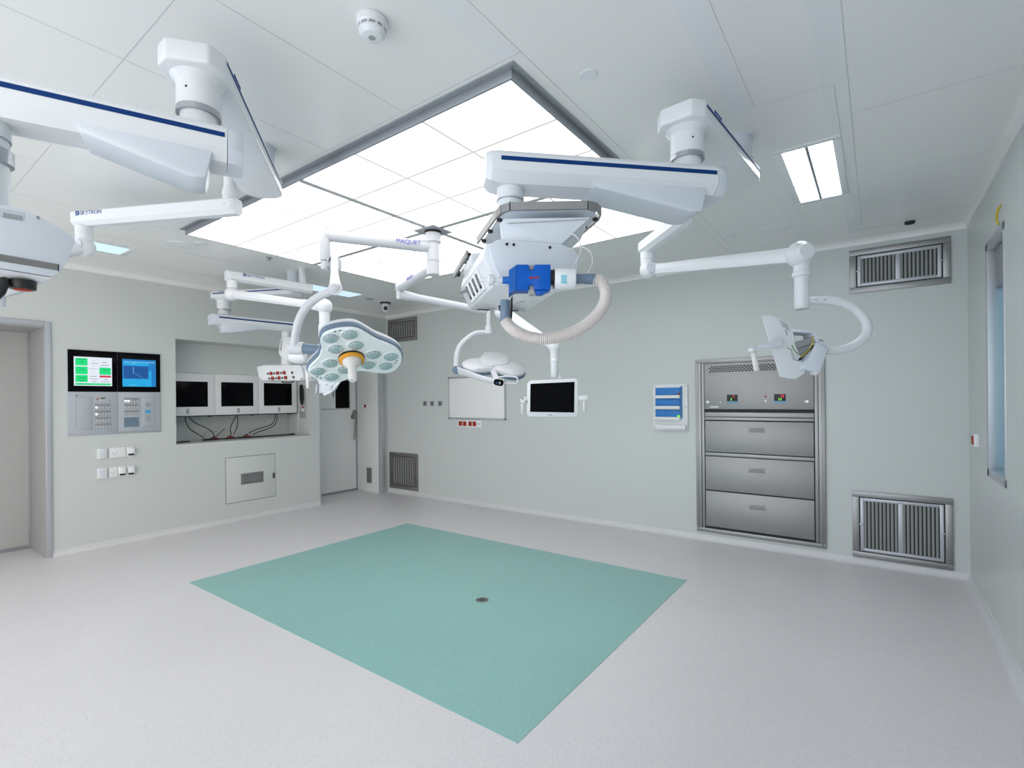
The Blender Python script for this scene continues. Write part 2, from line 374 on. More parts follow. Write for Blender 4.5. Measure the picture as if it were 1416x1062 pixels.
# window 1 in the right wall
b = MB(); fw = .05
for lo, hi in [((WY0, WZ0), (WY1, WZ0+fw)), ((WY0, WZ1-fw), (WY1, WZ1)), ((WY0, WZ0), (WY0+.02, WZ1)), ((WY1-fw, WZ0), (WY1, WZ1))]:
    b.box((XR-.006, lo[0], lo[1]), (XR+.075, hi[0], hi[1]), .003)
win = struct(b.build('window_1', 'alu', loc=(XR, 4.28, WZ0)))
b = MB(); b.box((XR+.07, WY0, WZ0), (XR+.08, WY1, WZ1)); b.build('pane', 'pane', win)
b = MB(); b.box((XR+.035, WY0+.03, 2.20), (XR+.068, WY1-.05, 2.45), .004)
for k in range(5): b.box((XR+.03, WY0+.06+k*.09, 2.205), (XR+.036, WY0+.09+k*.09, 2.445))
b.build('blind_box', 'midgrey', win)
tw = MB(); p = V((XR-.012, 4.08, 2.505)); tw.tube([p, p+V((-.006, .012, .03)), p+V((-.002, .02, .07)), p+V((.004, -.0, .10)), p+V((.012, -.02, .105))], .006, 8)
tag(tw.build('earth_wire', 'yellow'), 'short yellow wire sticking out above the right wall window', 'wire')
t = thing('alarm_switch', 'small white wall switch with red rocker beside the right window', 'switch', (XR, 4.99, 1.12))
b = MB(); b.box((XR-.028, 4.94, 1.12), (XR, 5.06, 1.215), .004); b.build('housing', 'plastic', t)
b = MB(); b.box((XR-.032, 4.955, 1.135), (XR-.026, 5.045, 1.20), .002); b.build('rocker', 'red', t)

# ------------------------------------------------------- left wall fittings
def A(px, py, x=XA): p = on(px, py, 0, x); return p.y, p.z
# surgeon's console
t = thing('surgeon_console', 'built-in wall console with two lit screens above grey key panels', 'control panel', (XA, 1.81, 1.17))
x = XA
b = MB(); b.box((x-.02, 1.405, 1.172), (x+.008, 2.213, 2.05), .003); b.build('surround', 'alu', t)
b = MB(); b.box((x+.006, 1.412, 1.195), (x+.014, 1.8135, 1.617), .002); b.build('key_panel', 'panelg', t)
b = MB(); b.box((x+.006, 1.8185, 1.195), (x+.014, 2.207, 1.617), .002); b.build('key_panel', 'panelg', t)
def scr(lo, hi, mi=0, dx=.0165, th=.0012): return ((x+dx, lo[0], lo[1]), (x+dx+th, hi[0], hi[1]))
b = MB(); b.box((x+.006, 1.412, 1.62), (x+.016, 1.8145, 2.043), .002); s1 = b.build('screen', 'screen', t); s1['label'] = 'black bezel screen with white and green page'
b = MB(); b.box(*scr((1.458, 1.68), (1.768, 1.975)), mi=0)
def ui(y0, z0, y1, z1, mi, dx=.0178): b.box((x+dx, 1.458+.31*y0, 1.68+.295*(1-z1)), (x+dx+.0008, 1.458+.31*y1, 1.68+.295*(1-z0)), mi=mi)
for q in [(.04, .05, .35, .30), (.04, .34, .35, .60), (.04, .63, .35, .87), (.66, .35, .97, .60), (.03, .91, .97, .97)]: ui(*q, 1)
ui(.66, .63, .97, .70, 2)
for q in [(.45, .20, .62, .22), (.50, .10, .52, .13), (.5, .29, .52, .32), (.74, .16, .86, .18), (.70, .26, .92, .28), (.42, .66, .58, .68), (.42, .75, .62, .77), (.46, .84, .58, .86), (.78, .76, .88, .78), (.70, .84, .93, .86), (.38, .40, .63, .41)]: ui(*q, 3)
for q in [(.10, .08, .30, .10), (.16, .17, .24, .19), (.15, .43, .27, .45), (.10, .71, .30, .73), (.14, .81, .27, .83), (.76, .43, .90, .45), (.1, .935, .4, .945)]: ui(*q, 4, .0187)
b.build('display_page', ['s_white', 's_green', 's_red', 's_txt', 's_gtxt'], s1)
b = MB(); b.box((x+.006, 1.8175, 1.62), (x+.016, 2.208, 2.043), .002); s2 = b.build('screen', 'screen', t); s2['label'] = 'black bezel screen with blue page'
b = MB(); b.box(*scr((1.858, 1.678), (2.165, 1.972)), mi=0)
def u2(y0, z0, y1, z1, mi, dx=.0178): b.box((x+dx, 1.858+.307*y0, 1.678+.294*(1-z1)), (x+dx+.0008, 1.858+.307*y1, 1.678+.294*(1-z0)), mi=mi)
u2(.02, .10, .78, .22, 2); u2(.04, .25, .76, .70, 1); u2(.0, .72, .78, 1, 2); u2(.78, .42, .86, 1, 2); u2(.04, .08, .97, .11, 3)
for k in range(7): u2(.87, .18+k*.1, .97, .20+k*.1, 1)
u2(.2, .93, .42, .96, 3); u2(.5, .92, .68, .95, 0); u2(.30, .1, .38, .17, 3)
b.tube([(x+.019, 1.858+.307*.32, 1.678+.294*.52), (x+.019, 1.858+.307*.62, 1.678+.294*.30)], .0012, 6, mi=3); u2(.31, .28, .325, .5, 3, .0182)
b.build('display_page', ['s_blue', 's_navy', 's_sky', 's_pale'], s2)
def keyrow(y0, y1, z0, z1, lit=()):
    b = MB(); b.box((x+.013, y0, z0), (x+.017, y1, z1), .002, mi=0); b.box((x+.0165, y0+.003, z1-.02), (x+.02, y1-.003, z1-.004), mi=3)
    n = 5; wd = (y1-y0)/n
    for k in range(n): b.box((x+.0165, y0+wd*(k+.18), z0+.004), (x+.021, y0+wd*(k+.82), z1-.026), .001, mi=2 if k in lit else 1)
    b.build('key_row', ['grey', 'key', 'keylit', 'midgrey'], t)
def zc(zx, zy): return A(80+zx/7.08, 470+zy/7.08)                 # measured on the console
for i, zy in enumerate([(628, 672), (692, 738), (755, 802), (818, 864)]):
    y0, z1 = zc(357, zy[0]); y1, z0 = zc(513, zy[1]); keyrow(y0, y1, z0, z1, (0,) if i < 2 else ())
for i, zy in enumerate([(566, 610), (626, 672), (688, 734)]):
    y0, z1 = zc(643, zy[0]); y1, z0 = zc(787, zy[1]); keyrow(y0, y1, z0, z1, (0, 1) if i == 0 else ())
y0, z1 = zc(359, 560); y1, z0 = zc(515, 612)
b = MB(); b.box((x+.013, y0, z0), (x+.017, y1, z1), .002, mi=0); yy = (y1-y0)
b.box((x+.0165, y0+yy*.35, z1-.02), (x+.019, y0+yy*.63, z1-.003), mi=1); b.cyl((x+.0165, y0+yy*.16, z1-.02), (x+.02, y0+yy*.16, z1-.02), .008, mi=2)
for k in range(4): b.box((x+.0165, y0+yy*(.3+k*.14), z0+.004), (x+.021, y0+yy*(.41+k*.14), z0+.024), .001, mi=3)
b.build('clock_module', ['panelg', 'lcd', 'redd', 'key'], t)
y0, z1 = zc(172, 560); y1, z0 = zc(335, 872)
b = MB(); b.box((x+.013, y0, z0), (x+.0155, y1, z1), .001, mi=1); b.box((x+.0135, y0+.004, z0+.004), (x+.0165, y1-.004, z1-.004), .001, mi=0)
b.box((x+.0135, y0, z1+.008), (x+.0148, y0+.012, z1+.02), mi=2); b.box((x+.0135, y0+.016, z1+.010), (x+.0148, y0+.08, z1+.016), mi=3)
b.build('cover_panel', ['panelg', 'midgrey', 'black', 'grey'], t)
y0, z1 = zc(643, 760); y1, z0 = zc(788, 848)
b = MB(); b.box((x+.013, y0-.003, z0-.01), (x+.016, y1+.003, z1+.003), .001, mi=1); b.box((x+.0155, y0, z0), (x+.0172, y1, z1), mi=0); b.build('card_window', ['slate', 'panelg'], t)
y0, z1 = zc(804, 560); y1, z0 = zc(945, 845)
b = MB(); b.box((x+.013, y0, z0), (x+.016, y1, z1), .001, mi=1); b.box((x+.0135, y0+.004, z0+.004), (x+.0168, y1-.004, z1-.004), .001, mi=0)
ic = b.build('intercom', ['panelg', 'grey'], t)
yc, zz = zc(877, 635)
b = MB(); b.cyl((x+.0165, yc, zz), (x+.0185, yc, zz), .028)
for k in range(8): a = k*PI/4; b.cyl((x+.018, yc+.017*math.cos(a), zz+.017*math.sin(a)), (x+.0195, yc+.017*math.cos(a), zz+.017*math.sin(a)), .0035, seg=8, mi=1)
b.build('speaker_grille', ['grey', 'midgrey'], ic)
y0, z1 = zc(848, 685); y1, z0 = zc(905, 718)
b = MB(); b.box((x+.0165, y0, z0), (x+.0185, y1, z1)); b.build('intercom_display', 'bdisp', ic)
y0, z1 = zc(848, 735); y1, z0 = zc(905, 795)
b = MB()
for i in range(3):
    for j in range(4): b.box((x+.0165, y0+(y1-y0)*(i+.1)/3, z0+(z1-z0)*(j+.12)/4), (x+.0195, y0+(y1-y0)*(i+.85)/3, z0+(z1-z0)*(j+.85)/4), .0008)
b.build('keypad', 'grey', ic)

# sockets below the console
def cover(y0, y1, z0, z1, kind, label, name, cat):
    t = thing(name, label, cat, (XA, (y0+y1)/2, z0))
    d = .012 if kind != 'thick' else .024
    b = MB(); b.box((x, y0, z0), (x+d, y1, z1), .004); b.build('faceplate', 'plastic', t)
    if kind == 'sock':
        yy = y0+min(.045, (y1-y0)/2); zz = (z0+z1)/2
        b = MB()
        for dy, dz, r in [(-.014, 0, .3), (.014, 0, -.3), (0, -.02, 0)]:
            m4 = Matrix.Translation((x+d, yy+dy, zz+dz)) @ Matrix.Rotation(r, 4, 'X'); b.box((-.001, -.0022, -.008), (.0012, .0022, .008), M4=m4)
        b.build('socket_slots', 'midgrey', t)
    if kind == 'flap':
        b = MB(); b.prism([(x+.010, y0+.008, z1-.008), (x+.010, y0+.008, z0+.03), (x+.044, y0+.008, z0+.034), (x+.03, y0+.008, z1-.012)], (0, y1-y0-.016, 0), .004); b.build('splash_cover', 'plastic', t)
        b = MB(); b.box((x+.011, y0+.014, z0+.014), (x+.03, y1-.014, z0+.031), .002); b.build('socket_mouth', 'black', t)
    if kind == 'thick':
        b = MB(); b.box((x+.023, y0+.012, z0+.012), (x+.026, y1-.012, z1-.012), .001); b.build('blank_insert', 'whiteb', t)
z0, z1 = .922, 1.028
cover(1.64, 1.735-.017, z0, z1, 'thick', 'blank white box, left end of the upper socket row under the console', 'blank_socket_plate', 'wall plate')
cover(1.741, 1.886, z0, z1, 'sock', 'wide white double socket plate in the upper row under the console', 'power_socket', 'socket')
cover(1.890, 1.966, z0, z1, 'flap', 'white socket with splash cover at right end of the upper row', 'splash_socket', 'socket')
z0, z1 = .716, .824
cover(1.64, 1.718, z0, z1, 'thick', 'blank white box, left end of the lower socket row under the console', 'blank_socket_plate', 'wall plate')
cover(1.738, 1.810, z0, z1, 'sock', 'single white socket with open slots in the lower row under the console', 'power_socket', 'socket')
cover(1.813, 1.886, z0, z1, 'flap', 'white splash-covered socket in the lower row, between single socket and end socket', 'splash_socket', 'socket')
cover(1.890, 1.964, z0, z1, 'flap', 'white splash-covered socket at the right end of the lower row', 'splash_socket', 'socket')

# niche with three monitors
FX = -6.852
b = MB(); b.box((FX-.05, 2.368, 1.864), (FX, 4.061, 2.235)); struct(b.build('trim_4', 'wall'))
labs = ['left monitor in the wall niche, black screen meeting the niche edge', 'middle monitor in the wall niche, between two like it', 'right monitor in the wall niche, beside the niche side wall']
my = [2.368, 2.924, 3.485, 4.046]
for k in range(3):
    t = thing('niche_monitor', labs[k], 'monitor', (FX-.03, (my[k]+my[k+1])/2, 1.336), 'monitors in the wall niche')
    b = MB(); b.box((FX-.07, my[k]+.002, 1.336), (FX, my[k+1]-.002, 1.862), .003); b.build('bezel', 'plastic', t)
    sy0, sy1 = [(2.45, 2.84), (3.0, 3.412), (3.557, 3.965)][k]
    b = MB(); b.box((FX-.002, sy0, 1.445), (FX+.002, sy1, 1.76), .001); b.build('screen', 'screen', t)
    yc = [2.61, 3.215, 3.775][k]
    b = MB(); b.box((FX-.001, yc-.015, 1.358), (FX+.003, yc+.015, 1.42), .001, mi=0)
    for j in (0, 1): b.cyl((FX+.002, yc, 1.375+j*.028), (FX+.006, yc, 1.375+j*.028), .008, mi=1)
    b.build('button_plate', ['midgrey', 'hinge'], t)
b = MB(); b.box((FX-.06, 2.368, 1.322), (FX-.002, 4.05, 1.335), mi=0)
for yy in (2.86, 3.40, 3.93): b.box((FX-.03, yy-.02, 1.315), (FX+.002, yy+.02, 1.328), mi=0)
tag(b.build('monitor_rail', 'dark'), 'thin dark support rail under the three niche monitors', 'rail')
b = MB(); b.box((FX-.235, 4.045, 1.018), (FX, 4.0615, 1.336)); struct(b.build('trim_5', 'wall'))
NZ = 1.016
b = MB()
b.box((FX+.0, 2.37, NZ), (FX+.03, 2.62, NZ+.014), .002); b.box((FX-.06, 2.79, NZ), (FX-.03, 3.25, NZ+.014), .002); b.box((FX-.06, 3.22, NZ), (FX-.02, 3.36, NZ+.018), .002); b.box((FX-.06, 3.34, NZ), (FX-.03, 4.03, NZ+.014), .002); b.box((FX-.05, 3.95, NZ), (FX-.02, 4.0, NZ+.02), .002)
tag(b.build('cable_tray', 'cable'), 'thin black cable channel along the niche sill under the monitors', 'cable channel')
plugs = [(2.945, 'red plug on the niche sill at the left, two cables ending in it'), (3.15, 'red plug on the niche sill between two others'), (3.36, 'red plug on the niche sill, rightmost, below the right monitor')]
for yy, lb in plugs:
    t = thing('red_plug', lb, 'plug', (FX-.10, yy, NZ), 'red plugs in the niche')
    b = MB(); b.prism([(FX-.13, yy-.03, NZ), (FX-.07, yy-.045, NZ), (FX-.07, yy+.045, NZ), (FX-.13, yy+.03, NZ)], (0, 0, .028), .006); b.build('plug_body', 'red', t)
    b = MB(); b.cyl((FX-.10, yy, NZ+.026), (FX-.10, yy+.01, NZ+.05), .012, .007); b.build('strain_relief', 'black', t)
def bez(p, n=24):
    out = []
    for i in range(n+1):
        u = i/n; a = [V(q) for q in p]
        while len(a) > 1: a = [a[j].lerp(a[j+1], u) for j in range(len(a)-1)]
        out.append(a[0])
    return out
CX = FX-.045
cabs = [((2.61, 2.62, 2.72, 2.82), (1.325, 1.14, 1.14, NZ+.03), 'black cable dropping from left niche monitor to the sill'),
        ((2.64, 2.72, 2.86, 2.93), (1.325, 1.18, 1.22, NZ+.06), 'black cable sagging from left niche monitor to left red plug'),
        ((3.205, 3.16, 3.10, 3.145), (1.325, 1.22, 1.16, NZ+.06), 'black cable from middle niche monitor bowing left to middle plug'),
        ((3.22, 3.24, 3.20, 3.165), (1.325, 1.2, 1.1, NZ+.06), 'black cable from middle niche monitor dropping straight to middle plug'),
        ((3.745, 3.74, 3.56, 3.37), (1.325, 1.10, 1.19, NZ+.06), 'black cable from right niche monitor sloping down to right plug'),
        ((3.765, 3.80, 3.55, 3.42), (1.325, 1.08, 1.14, NZ+.03), 'black cable from right niche monitor sloping down beyond right plug')]
for ys, zs, lb in cabs:
    b = MB(); b.tube(bez([(CX-(.03 if ys[0] == 2.61 else .0), ys[i], zs[i]) for i in range(4)]), .0058, 8); tag(b.build('cable', 'cable'), lb, 'cable')
b = MB(); b.tube(bez([(CX-.02, 2.79, NZ+.012), (CX-.02, 2.80, 1.15), (CX-.02, 2.92, 1.13), (CX-.02, 2.97, 1.12)]), .0035, 8); tag(b.build('cable', 'midgrey'), 'thin grey looping lead behind the left red plug', 'cable')
b = MB(); b.tube(bez([(CX+.03, 2.80, NZ+.018), (CX+.03, 2.96, 1.02), (CX+.03, 2.98, 1.12), (CX+.0, 3.06, 1.15)]), .005, 8); tag(b.build('cable', 'cable'), 'black lead curling up from the sill right of the left red plug', 'cable')
t = thing('wall_handset', 'black handset hanging on the niche side wall beside right monitor', 'handset', (-6.72, 4.06, 1.27))
b = MB(); b.box((-6.79, 4.048, 1.26), (-6.64, 4.061, 1.72), .003, mi=0); b.build('cradle', 'hinge', t)
b = MB(); b.prism([(-6.75, 4.02, 1.73), (-6.71, 4.02, 1.75), (-6.68, 4.02, 1.68), (-6.665, 4.02, 1.55), (-6.70, 4.02, 1.44), (-6.745, 4.02, 1.5), (-6.76, 4.02, 1.6)], (0, .03, 0), .01); b.build('receiver', 'black', t)
b = MB(); b.box((-6.71, 4.036, 1.40), (-6.68, 4.05, 1.425), .002, mi=0); b.build('red_collar', 'red', t); b = MB(); b.box((-6.72, 4.034, 1.36), (-6.67, 4.05, 1.40), .002); b.build('plug', 'plastic', t)

# access hatch under the niche
t = thing('access_hatch', 'flush square access hatch with dark grille low on the left wall', 'hatch', (XA, 3.22, .233))
b = MB(); b.box((x-.004, 2.901, .233), (x+.0015, 3.54, .808)); b.build('gap', 'dark', t)
b = MB(); b.box((x, 2.906, .238), (x+.003, 3.536, .803), .001); b.build('door', 'wall', t)
b = MB(); b.box((x+.002, 3.085, .45), (x+.010, 3.372, .59), .002); gr = b.build('grille_frame', 'steeld', t)
b = MB(); b.box((x+.0095, 3.113, .475), (x+.0115, 3.345, .563), mi=0)
for k in range(16): b.box((x+.011, 3.116+k*.0145, .478), (x+.013, 3.124+k*.0145, .56), mi=1)
b.build('grille', ['dark', 'midgrey'], gr)
b = MB(); b.box((x+.002, 3.497, .477), (x+.012, 3.527, .552), .002, mi=0); b.box((x+.011, 3.505, .495), (x+.014, 3.519, .535), .001, mi=1); b.build('latch', ['steeld', 'dark'], t)

# ------------------------------------------------------- back wall fittings
yB = YB
def B(px, py): p = on(px, py, 1, YB); return p.x, p.z
def vent(x0, x1, z0, z1, n, label, mid=True, dark=False, fw=.05):
    t = thing('wall_vent', label, 'vent', ((x0+x1)/2, yB, z0))
    fm = 'steeld' if dark else 'steelh'
    b = MB()
    for a in [((x0, z0), (x1, z0+fw)), ((x0, z1-fw), (x1, z1)), ((x0, z0+fw), (x0+fw, z1-fw)), ((x1-fw, z0+fw), (x1, z1-fw))]:
        b.box((a[0][0], yB-.018, a[0][1]), (a[1][0], yB, a[1][1]), .003)
    b.build('frame', fm, t)
    b = MB(); b.box((x0+fw, yB-.004, z0+fw), (x1-fw, yB-.001, z1-fw)); b.build('gap', 'dark', t)
    i0, i1, k0, k1 = x0+fw+.008, x1-fw-.008, z0+fw+.008, z1-fw-.008; d = .026
    b = MB(); secs = [(i0, i0+d), (i1-d, i1)] 
    if mid: b.box(((i0+i1)/2-d/2-.003, yB-.0145, k0+d-.002), ((i0+i1)/2+d/2+.003, yB-.003, k1-d+.002), .001)
    for a, c_ in secs: b.box((a, yB-.015, k0), (c_, yB-.003, k1), .002)
    b.box((i0+d, yB-.015, k0), (i1-d, yB-.003, k0+d), .002); b.box((i0+d, yB-.015, k1-d), (i1-d, yB-.003, k1), .002)
    dr = b.build('grille_door', fm if dark else 'alu', t)
    b = MB(); a0, a1 = i0+d, i1-d; st = (a1-a0)/n
    for k in range(n):
        xx = a0+st*k; 
        if mid and abs(xx+st/2-(i0+i1)/2) < d/2+.006: continue
        b.prism([(xx+st*.08, yB-.011, k0+d), (xx+st*.5, yB-.0125, k0+d), (xx+st*.76, yB-.009, k0+d), (xx+st*.5, yB-.0035, k0+d), (xx+st*.1, yB-.0035, k0+d)], (0, 0, k1-k0-2*d))
    b.build('louvres', 'louvre', dr)
    for xx, zz in [(i0+d*.3, (k0+k1)/2), (i1-d*.3, (k0+k1)/2)]:
        b = MB(); b.cyl((xx, yB-.022, zz), (xx, yB-.014, zz), .009); b.box((xx-.016, yB-.024, zz-.006), (xx+.016, yB-.020, zz+.006), .001); b.build('latch', 'ring', dr)
vent(-6.48, -5.80, 2.445, 2.815, 9, 'dark steel vent high on the back wall by the far left corner', False, True, .055)
vent(-6.468, -5.803, .08, .662, 9, 'dark steel vent low on the back wall beside the corner door', False, True, .055)
vent(-.197, .491, 2.42, 2.805, 19, 'wide steel vent high on the back wall near the right corner')
vent(-.192, .491, .066, .654, 19, 'large steel vent low on the back wall right of the steel cabinet')

for xx, lb in [(-5.638, 'first'), (-5.481, 'second'), (-5.314, 'third')]:
    t = thing('gas_outlet', '%s of three small grey square outlets left of the whiteboard' % {'first': 'leftmost', 'second': 'middle', 'third': 'rightmost'}[lb], 'outlet', (xx, yB, 1.41), 'small outlets beside the whiteboard')
    b = MB(); b.box((xx-.042, yB-.012, 1.412), (xx+.042, yB, 1.488), .004); b.build('plate', 'hinge', t)
    b = MB(); b.box((xx-.022, yB-.016, 1.425), (xx+.026, yB-.011, 1.478), .003, mi=0); b.cyl((xx+.004, yB-.020, 1.45), (xx+.004, yB-.015, 1.45), .013, mi=1); b.build('socket', ['dark', 'grey'], t)

t = thing('whiteboard', 'blank white dry-wipe board with grey rim on the back wall', 'whiteboard', (-4.6, yB, 1.23))
b = MB(); b.box((-5.12, yB-.016, 1.235), (-4.087, yB-.002, 1.825), .002); b.build('board', 'board', t)
b = MB()
for lo, hi in [((-5.13, 1.225), (-4.078, 1.245)), ((-5.13, 1.815), (-4.078, 1.835)), ((-5.13, 1.225), (-5.112, 1.835)), ((-4.096, 1.225), (-4.078, 1.835))]: b.box((lo[0], yB-.022, lo[1]), (hi[0], yB-.002, hi[1]), .003)
b.build('rim', 'alu', t)
b = MB()
for xx in (-5.12, -4.088):
    for zz in (1.235, 1.825): b.box((xx-.016, yB-.026, zz-.016), (xx+.016, yB-.002, zz+.016), .006)
b.build('corner_caps', 'midgrey', t)
t = thing('socket_strip', 'white socket strip with four red inserts below the whiteboard', 'socket', (-4.72, yB, 1.11))
b = MB(); b.box((-4.955, yB-.012, 1.108), (-4.505, yB, 1.21), .004); b.build('faceplate', 'plastic', t)
for xx in (-4.90, -4.82, -4.715, -4.635):
    b = MB(); b.box((xx-.033, yB-.016, 1.125), (xx+.033, yB-.011, 1.192), .002, mi=0); b.cyl((xx, yB-.0175, 1.16), (xx, yB-.0155, 1.16), .014, mi=1); b.build('red_insert', ['red', 'redd'], t)
b = MB(); b.box((-4.58, yB-.0135, 1.152), (-4.54, yB-.0115, 1.166), .001); b.build('maker_mark', 'midgrey', t)

# white dispenser with three blue strips
t = thing('alarm_box', 'white wall panel with three blue strips left of the steel cabinet', 'wall panel', (-1.83, yB, 1.14))
def Bz(zx, zy): return B(880+zx/3.54, 480+zy/3.54)
b = MB(); b.box((-2.02, yB-.02, 1.142), (-1.64, yB, 1.652), .006); b.build('back_panel', 'plastic', t)
for zy in [(200, 234), (252, 287), (306, 341)]:
    x0, z1 = Bz(98, zy[0]); x1, z0 = Bz(219, zy[1])
    b = MB(); b.box((x0, yB-.034, z0), (x1, yB-.019, z1), .002); b.build('blue_strip', 'bluestrip', t)
    b = MB(); b.box((x0-.006, yB-.07, z0-.036), (x1+.004, yB-.019, z0-.001), .004); b.build('ledge', 'plastic', t)
x0, z1 = Bz(222, 190); x1, z0 = Bz(228, 346); b = MB(); b.box((x0, yB-.045, z0), (x1, yB-.019, z1), .002); b.build('side_rail', 'bluestrip', t)
b = MB(); x0, z1 = Bz(100, 362); x1, z0 = Bz(250, 404); b.box((x0, yB-.06, z0), (x1, yB-.019, z0+.05), .012); b.build('base_ledge', 'plastic', t)
b = MB(); x0, z0 = Bz(212, 231); b.box((x0-.012, yB-.046, z0-.006), (x0+.014, yB-.02, z0+.012), .003, mi=0); x0, z0 = Bz(212, 338); b.box((x0-.012, yB-.046, z0-.006), (x0+.014, yB-.02, z0+.01), .003, mi=1); b.build('indicator', ['red', 'led_g'], t)
b = MB()
for xx in (-2.0, -1.66):
    for zz in (1.165, 1.40, 1.63): b.cyl((xx, yB-.023, zz), (xx, yB-.018, zz), .006, seg=10)
b.build('screws', 'midgrey', t)

# built-in steel warming cabinet
t = thing('warming_cabinet', 'tall built-in stainless steel cabinet with three drawers on the back wall', 'cabinet', (-.97, yB, .095))
b = MB(); X0, X1, Z0, Z1 = -1.556, -.392, .096, 1.898
ix0, ix1, iz0, iz1 = -1.465, -.480, .150, 1.852
for lo, hi in [((X0, Z0), (X1, iz0-.012)), ((X0, iz1+.012), (X1, Z1)), ((X0, iz0-.012), (ix0-.035, iz1+.012)), ((ix1+.035, iz0-.012), (X1, iz1+.012))]: b.box((lo[0], yB-.022, lo[1]), (hi[0], yB, hi[1]), .003)
for lo, hi in [((ix0-.032, iz0-.01), (ix0-.004, iz1+.01)), ((ix1+.004, iz0-.01), (ix1+.032, iz1+.01))]: b.box((lo[0], yB-.018, lo[1]), (hi[0], yB, hi[1]), .003)
b.box((ix0-.03, yB-.018, iz1+.003), (ix1+.03, yB, iz1+.011), .002)
for xx in (X0+.022, X1-.03): b.box((xx, yB-.027, Z0+.02), (xx+.006, yB-.02, Z1-.02), .002)
b.build('frame', 'steelh', t)
b = MB(); b.box((ix0-.036, yB-.004, iz0-.013), (ix1+.036, yB-.001, iz1+.012)); b.build('carcass', 'dark', t)
b = MB(); b.box((ix0, yB-.02, 1.380), (ix1, yB-.003, iz1), .003); hd = b.build('control_panel', 'steel', t)
b = MB(); gx0, gx1, gz0, gz1 = -1.418, -.60, 1.762, 1.828; n = 26
for r in range(4):
    for k in range(n):
        if (k+r) % 3 == 2: pass
        a = gx0+(gx1-gx0)*(k+(.5 if r % 2 else 0))/n
        b.box((a, yB-.0215, gz0+.017*r), (a+(gx1-gx0)/n*.72, yB-.0195, gz0+.017*r+.011))
b.build('grille_slots', 'dark', hd)
for xx, top, bot in [(-1.193, '37', '35'), (-.762, '40', '10')]:
    b = MB(); b.box((xx-.05, yB-.026, 1.462), (xx+.05, yB-.019, 1.528), .002, mi=0); b.box((xx-.052, yB-.024, 1.443), (xx+.052, yB-.019, 1.458), .001, mi=1); dp = b.build('temperature_display', ['black', 'bdisp'], hd)
    cols = [('led_r', xx+.004, 1.497), ('led_g', xx-.02, 1.468)]
for xx, rr, gg in [(-1.193, '7', '3'), (-.762, '70', '10')]:
    lettering('red_digits', rr, .034, (xx+.004, yB-.0268, 1.498), (1, 0, 0), (0, 0, 1), 'led_r', hd); lettering('green_digits', gg, .034, (xx-.018, yB-.0268, 1.468), (1, 0, 0), (0, 0, 1), 'led_g', hd)
b = MB(); b.cyl((-.888, yB-.025, 1.506), (-.888, yB-.019, 1.506), .009, mi=0); b.cyl((-.888, yB-.025, 1.462), (-.888, yB-.019, 1.462), .011, mi=1); b.cyl((-1.305, yB-.024, 1.45), (-1.305, yB-.019, 1.45), .007, mi=1)
b.build('pilot_lights', ['redd', 'plastic'], hd)
b = MB()
for xx in (-1.43, -.535): b.cyl((xx, yB-.026, 1.455), (xx, yB-.019, 1.455), .014); b.box((xx-.025, yB-.023, 1.449), (xx-.008, yB-.019, 1.461), .002)
b.build('lock', 'ring', hd)
b = MB(); b.box((-1.415, yB-.0215, 1.393), (-1.325, yB-.0195, 1.412), .001); b.build('maker_plate', 'hinge', hd)
b = MB(); b.box((ix0, yB-.02, 1.30), (ix1, yB-.003, 1.348), .004); b.box((ix0, yB-.022, 1.268), (ix1, yB-.003, 1.296), .003); b.box((ix0, yB-.02, .896), (ix1, yB-.003, .930), .004); b.build('rail', 'steelh', t)
for z0, z1, hz in [(.938, 1.258, 1.178), (.542, .890, .778), (.162, .530, .413)]:
    b = MB(); b.box((ix0+.004, yB-.022, z0), (ix1-.004, yB-.003, z1), .003); dw = b.build('drawer', 'steel', t)
    b = MB(); hx = -.97; b.box((hx-.075, yB-.0235, hz-.028), (hx+.075, yB-.0205, hz+.028), .002, mi=2); b.box((hx-.055, yB-.0245, hz-.018), (hx+.055, yB-.0225, hz+.014), .001, mi=1); b.box((hx-.058, yB-.030, hz+.010), (hx+.058, yB-.0225, hz+.019), .003, mi=0); b.build('recessed_handle', ['steelh', 'midgrey', 'steel'], dw)

# ========================================================= CEILING FITTINGS
LX0, LX1, LY0, LY1, LZ = -4.50, -1.235, 1.706, 3.945, 2.855
LCX, LCY = -2.84, 2.84
t = thing('laminar_diffuser', 'large luminous ceiling diffuser of glowing white panels in a grey frame', 'ceiling light', (LCX, LCY, LZ))
b = MB()
for lo, hi in [((LX0-.03, LY0-.03), (LX1+.03, LY0)), ((LX0-.03, LY1), (LX1+.03, LY1+.03)), ((LX0-.03, LY0), (LX0, LY1)), ((LX1, LY0), (LX1+.03, LY1))]:
    b.box((lo[0], lo[1], H-.006), (hi[0], hi[1], H), .001)
fr_ = .012
for lo, hi in [((LX0, LY0), (LX1, LY0+fr_)), ((LX0, LY1-fr_), (LX1, LY1)), ((LX0, LY0+fr_), (LX0+fr_, LY1-fr_)), ((LX1-fr_, LY0+fr_), (LX1, LY1-fr_))]:
    b.box((lo[0], lo[1], LZ-.002), (hi[0], hi[1], H), .001)
fo = b.build('frame', 'alug', t)
b = MB()
for k in range(9): b.cyl((LX0+.15+k*.37, LY0-.016, H-.009), (LX0+.15+k*.37, LY0-.016, H-.005), .006, seg=8)
for k in range(6): b.cyl((LX1+.016, LY0+.15+k*.38, H-.009), (LX1+.016, LY0+.15+k*.38, H-.005), .006, seg=8)
b.build('screws', 'midgrey', fo)
xs = [LX0+fr_, LCX, LX1-fr_]; ys = [LY0+fr_, LCY, LY1-fr_]
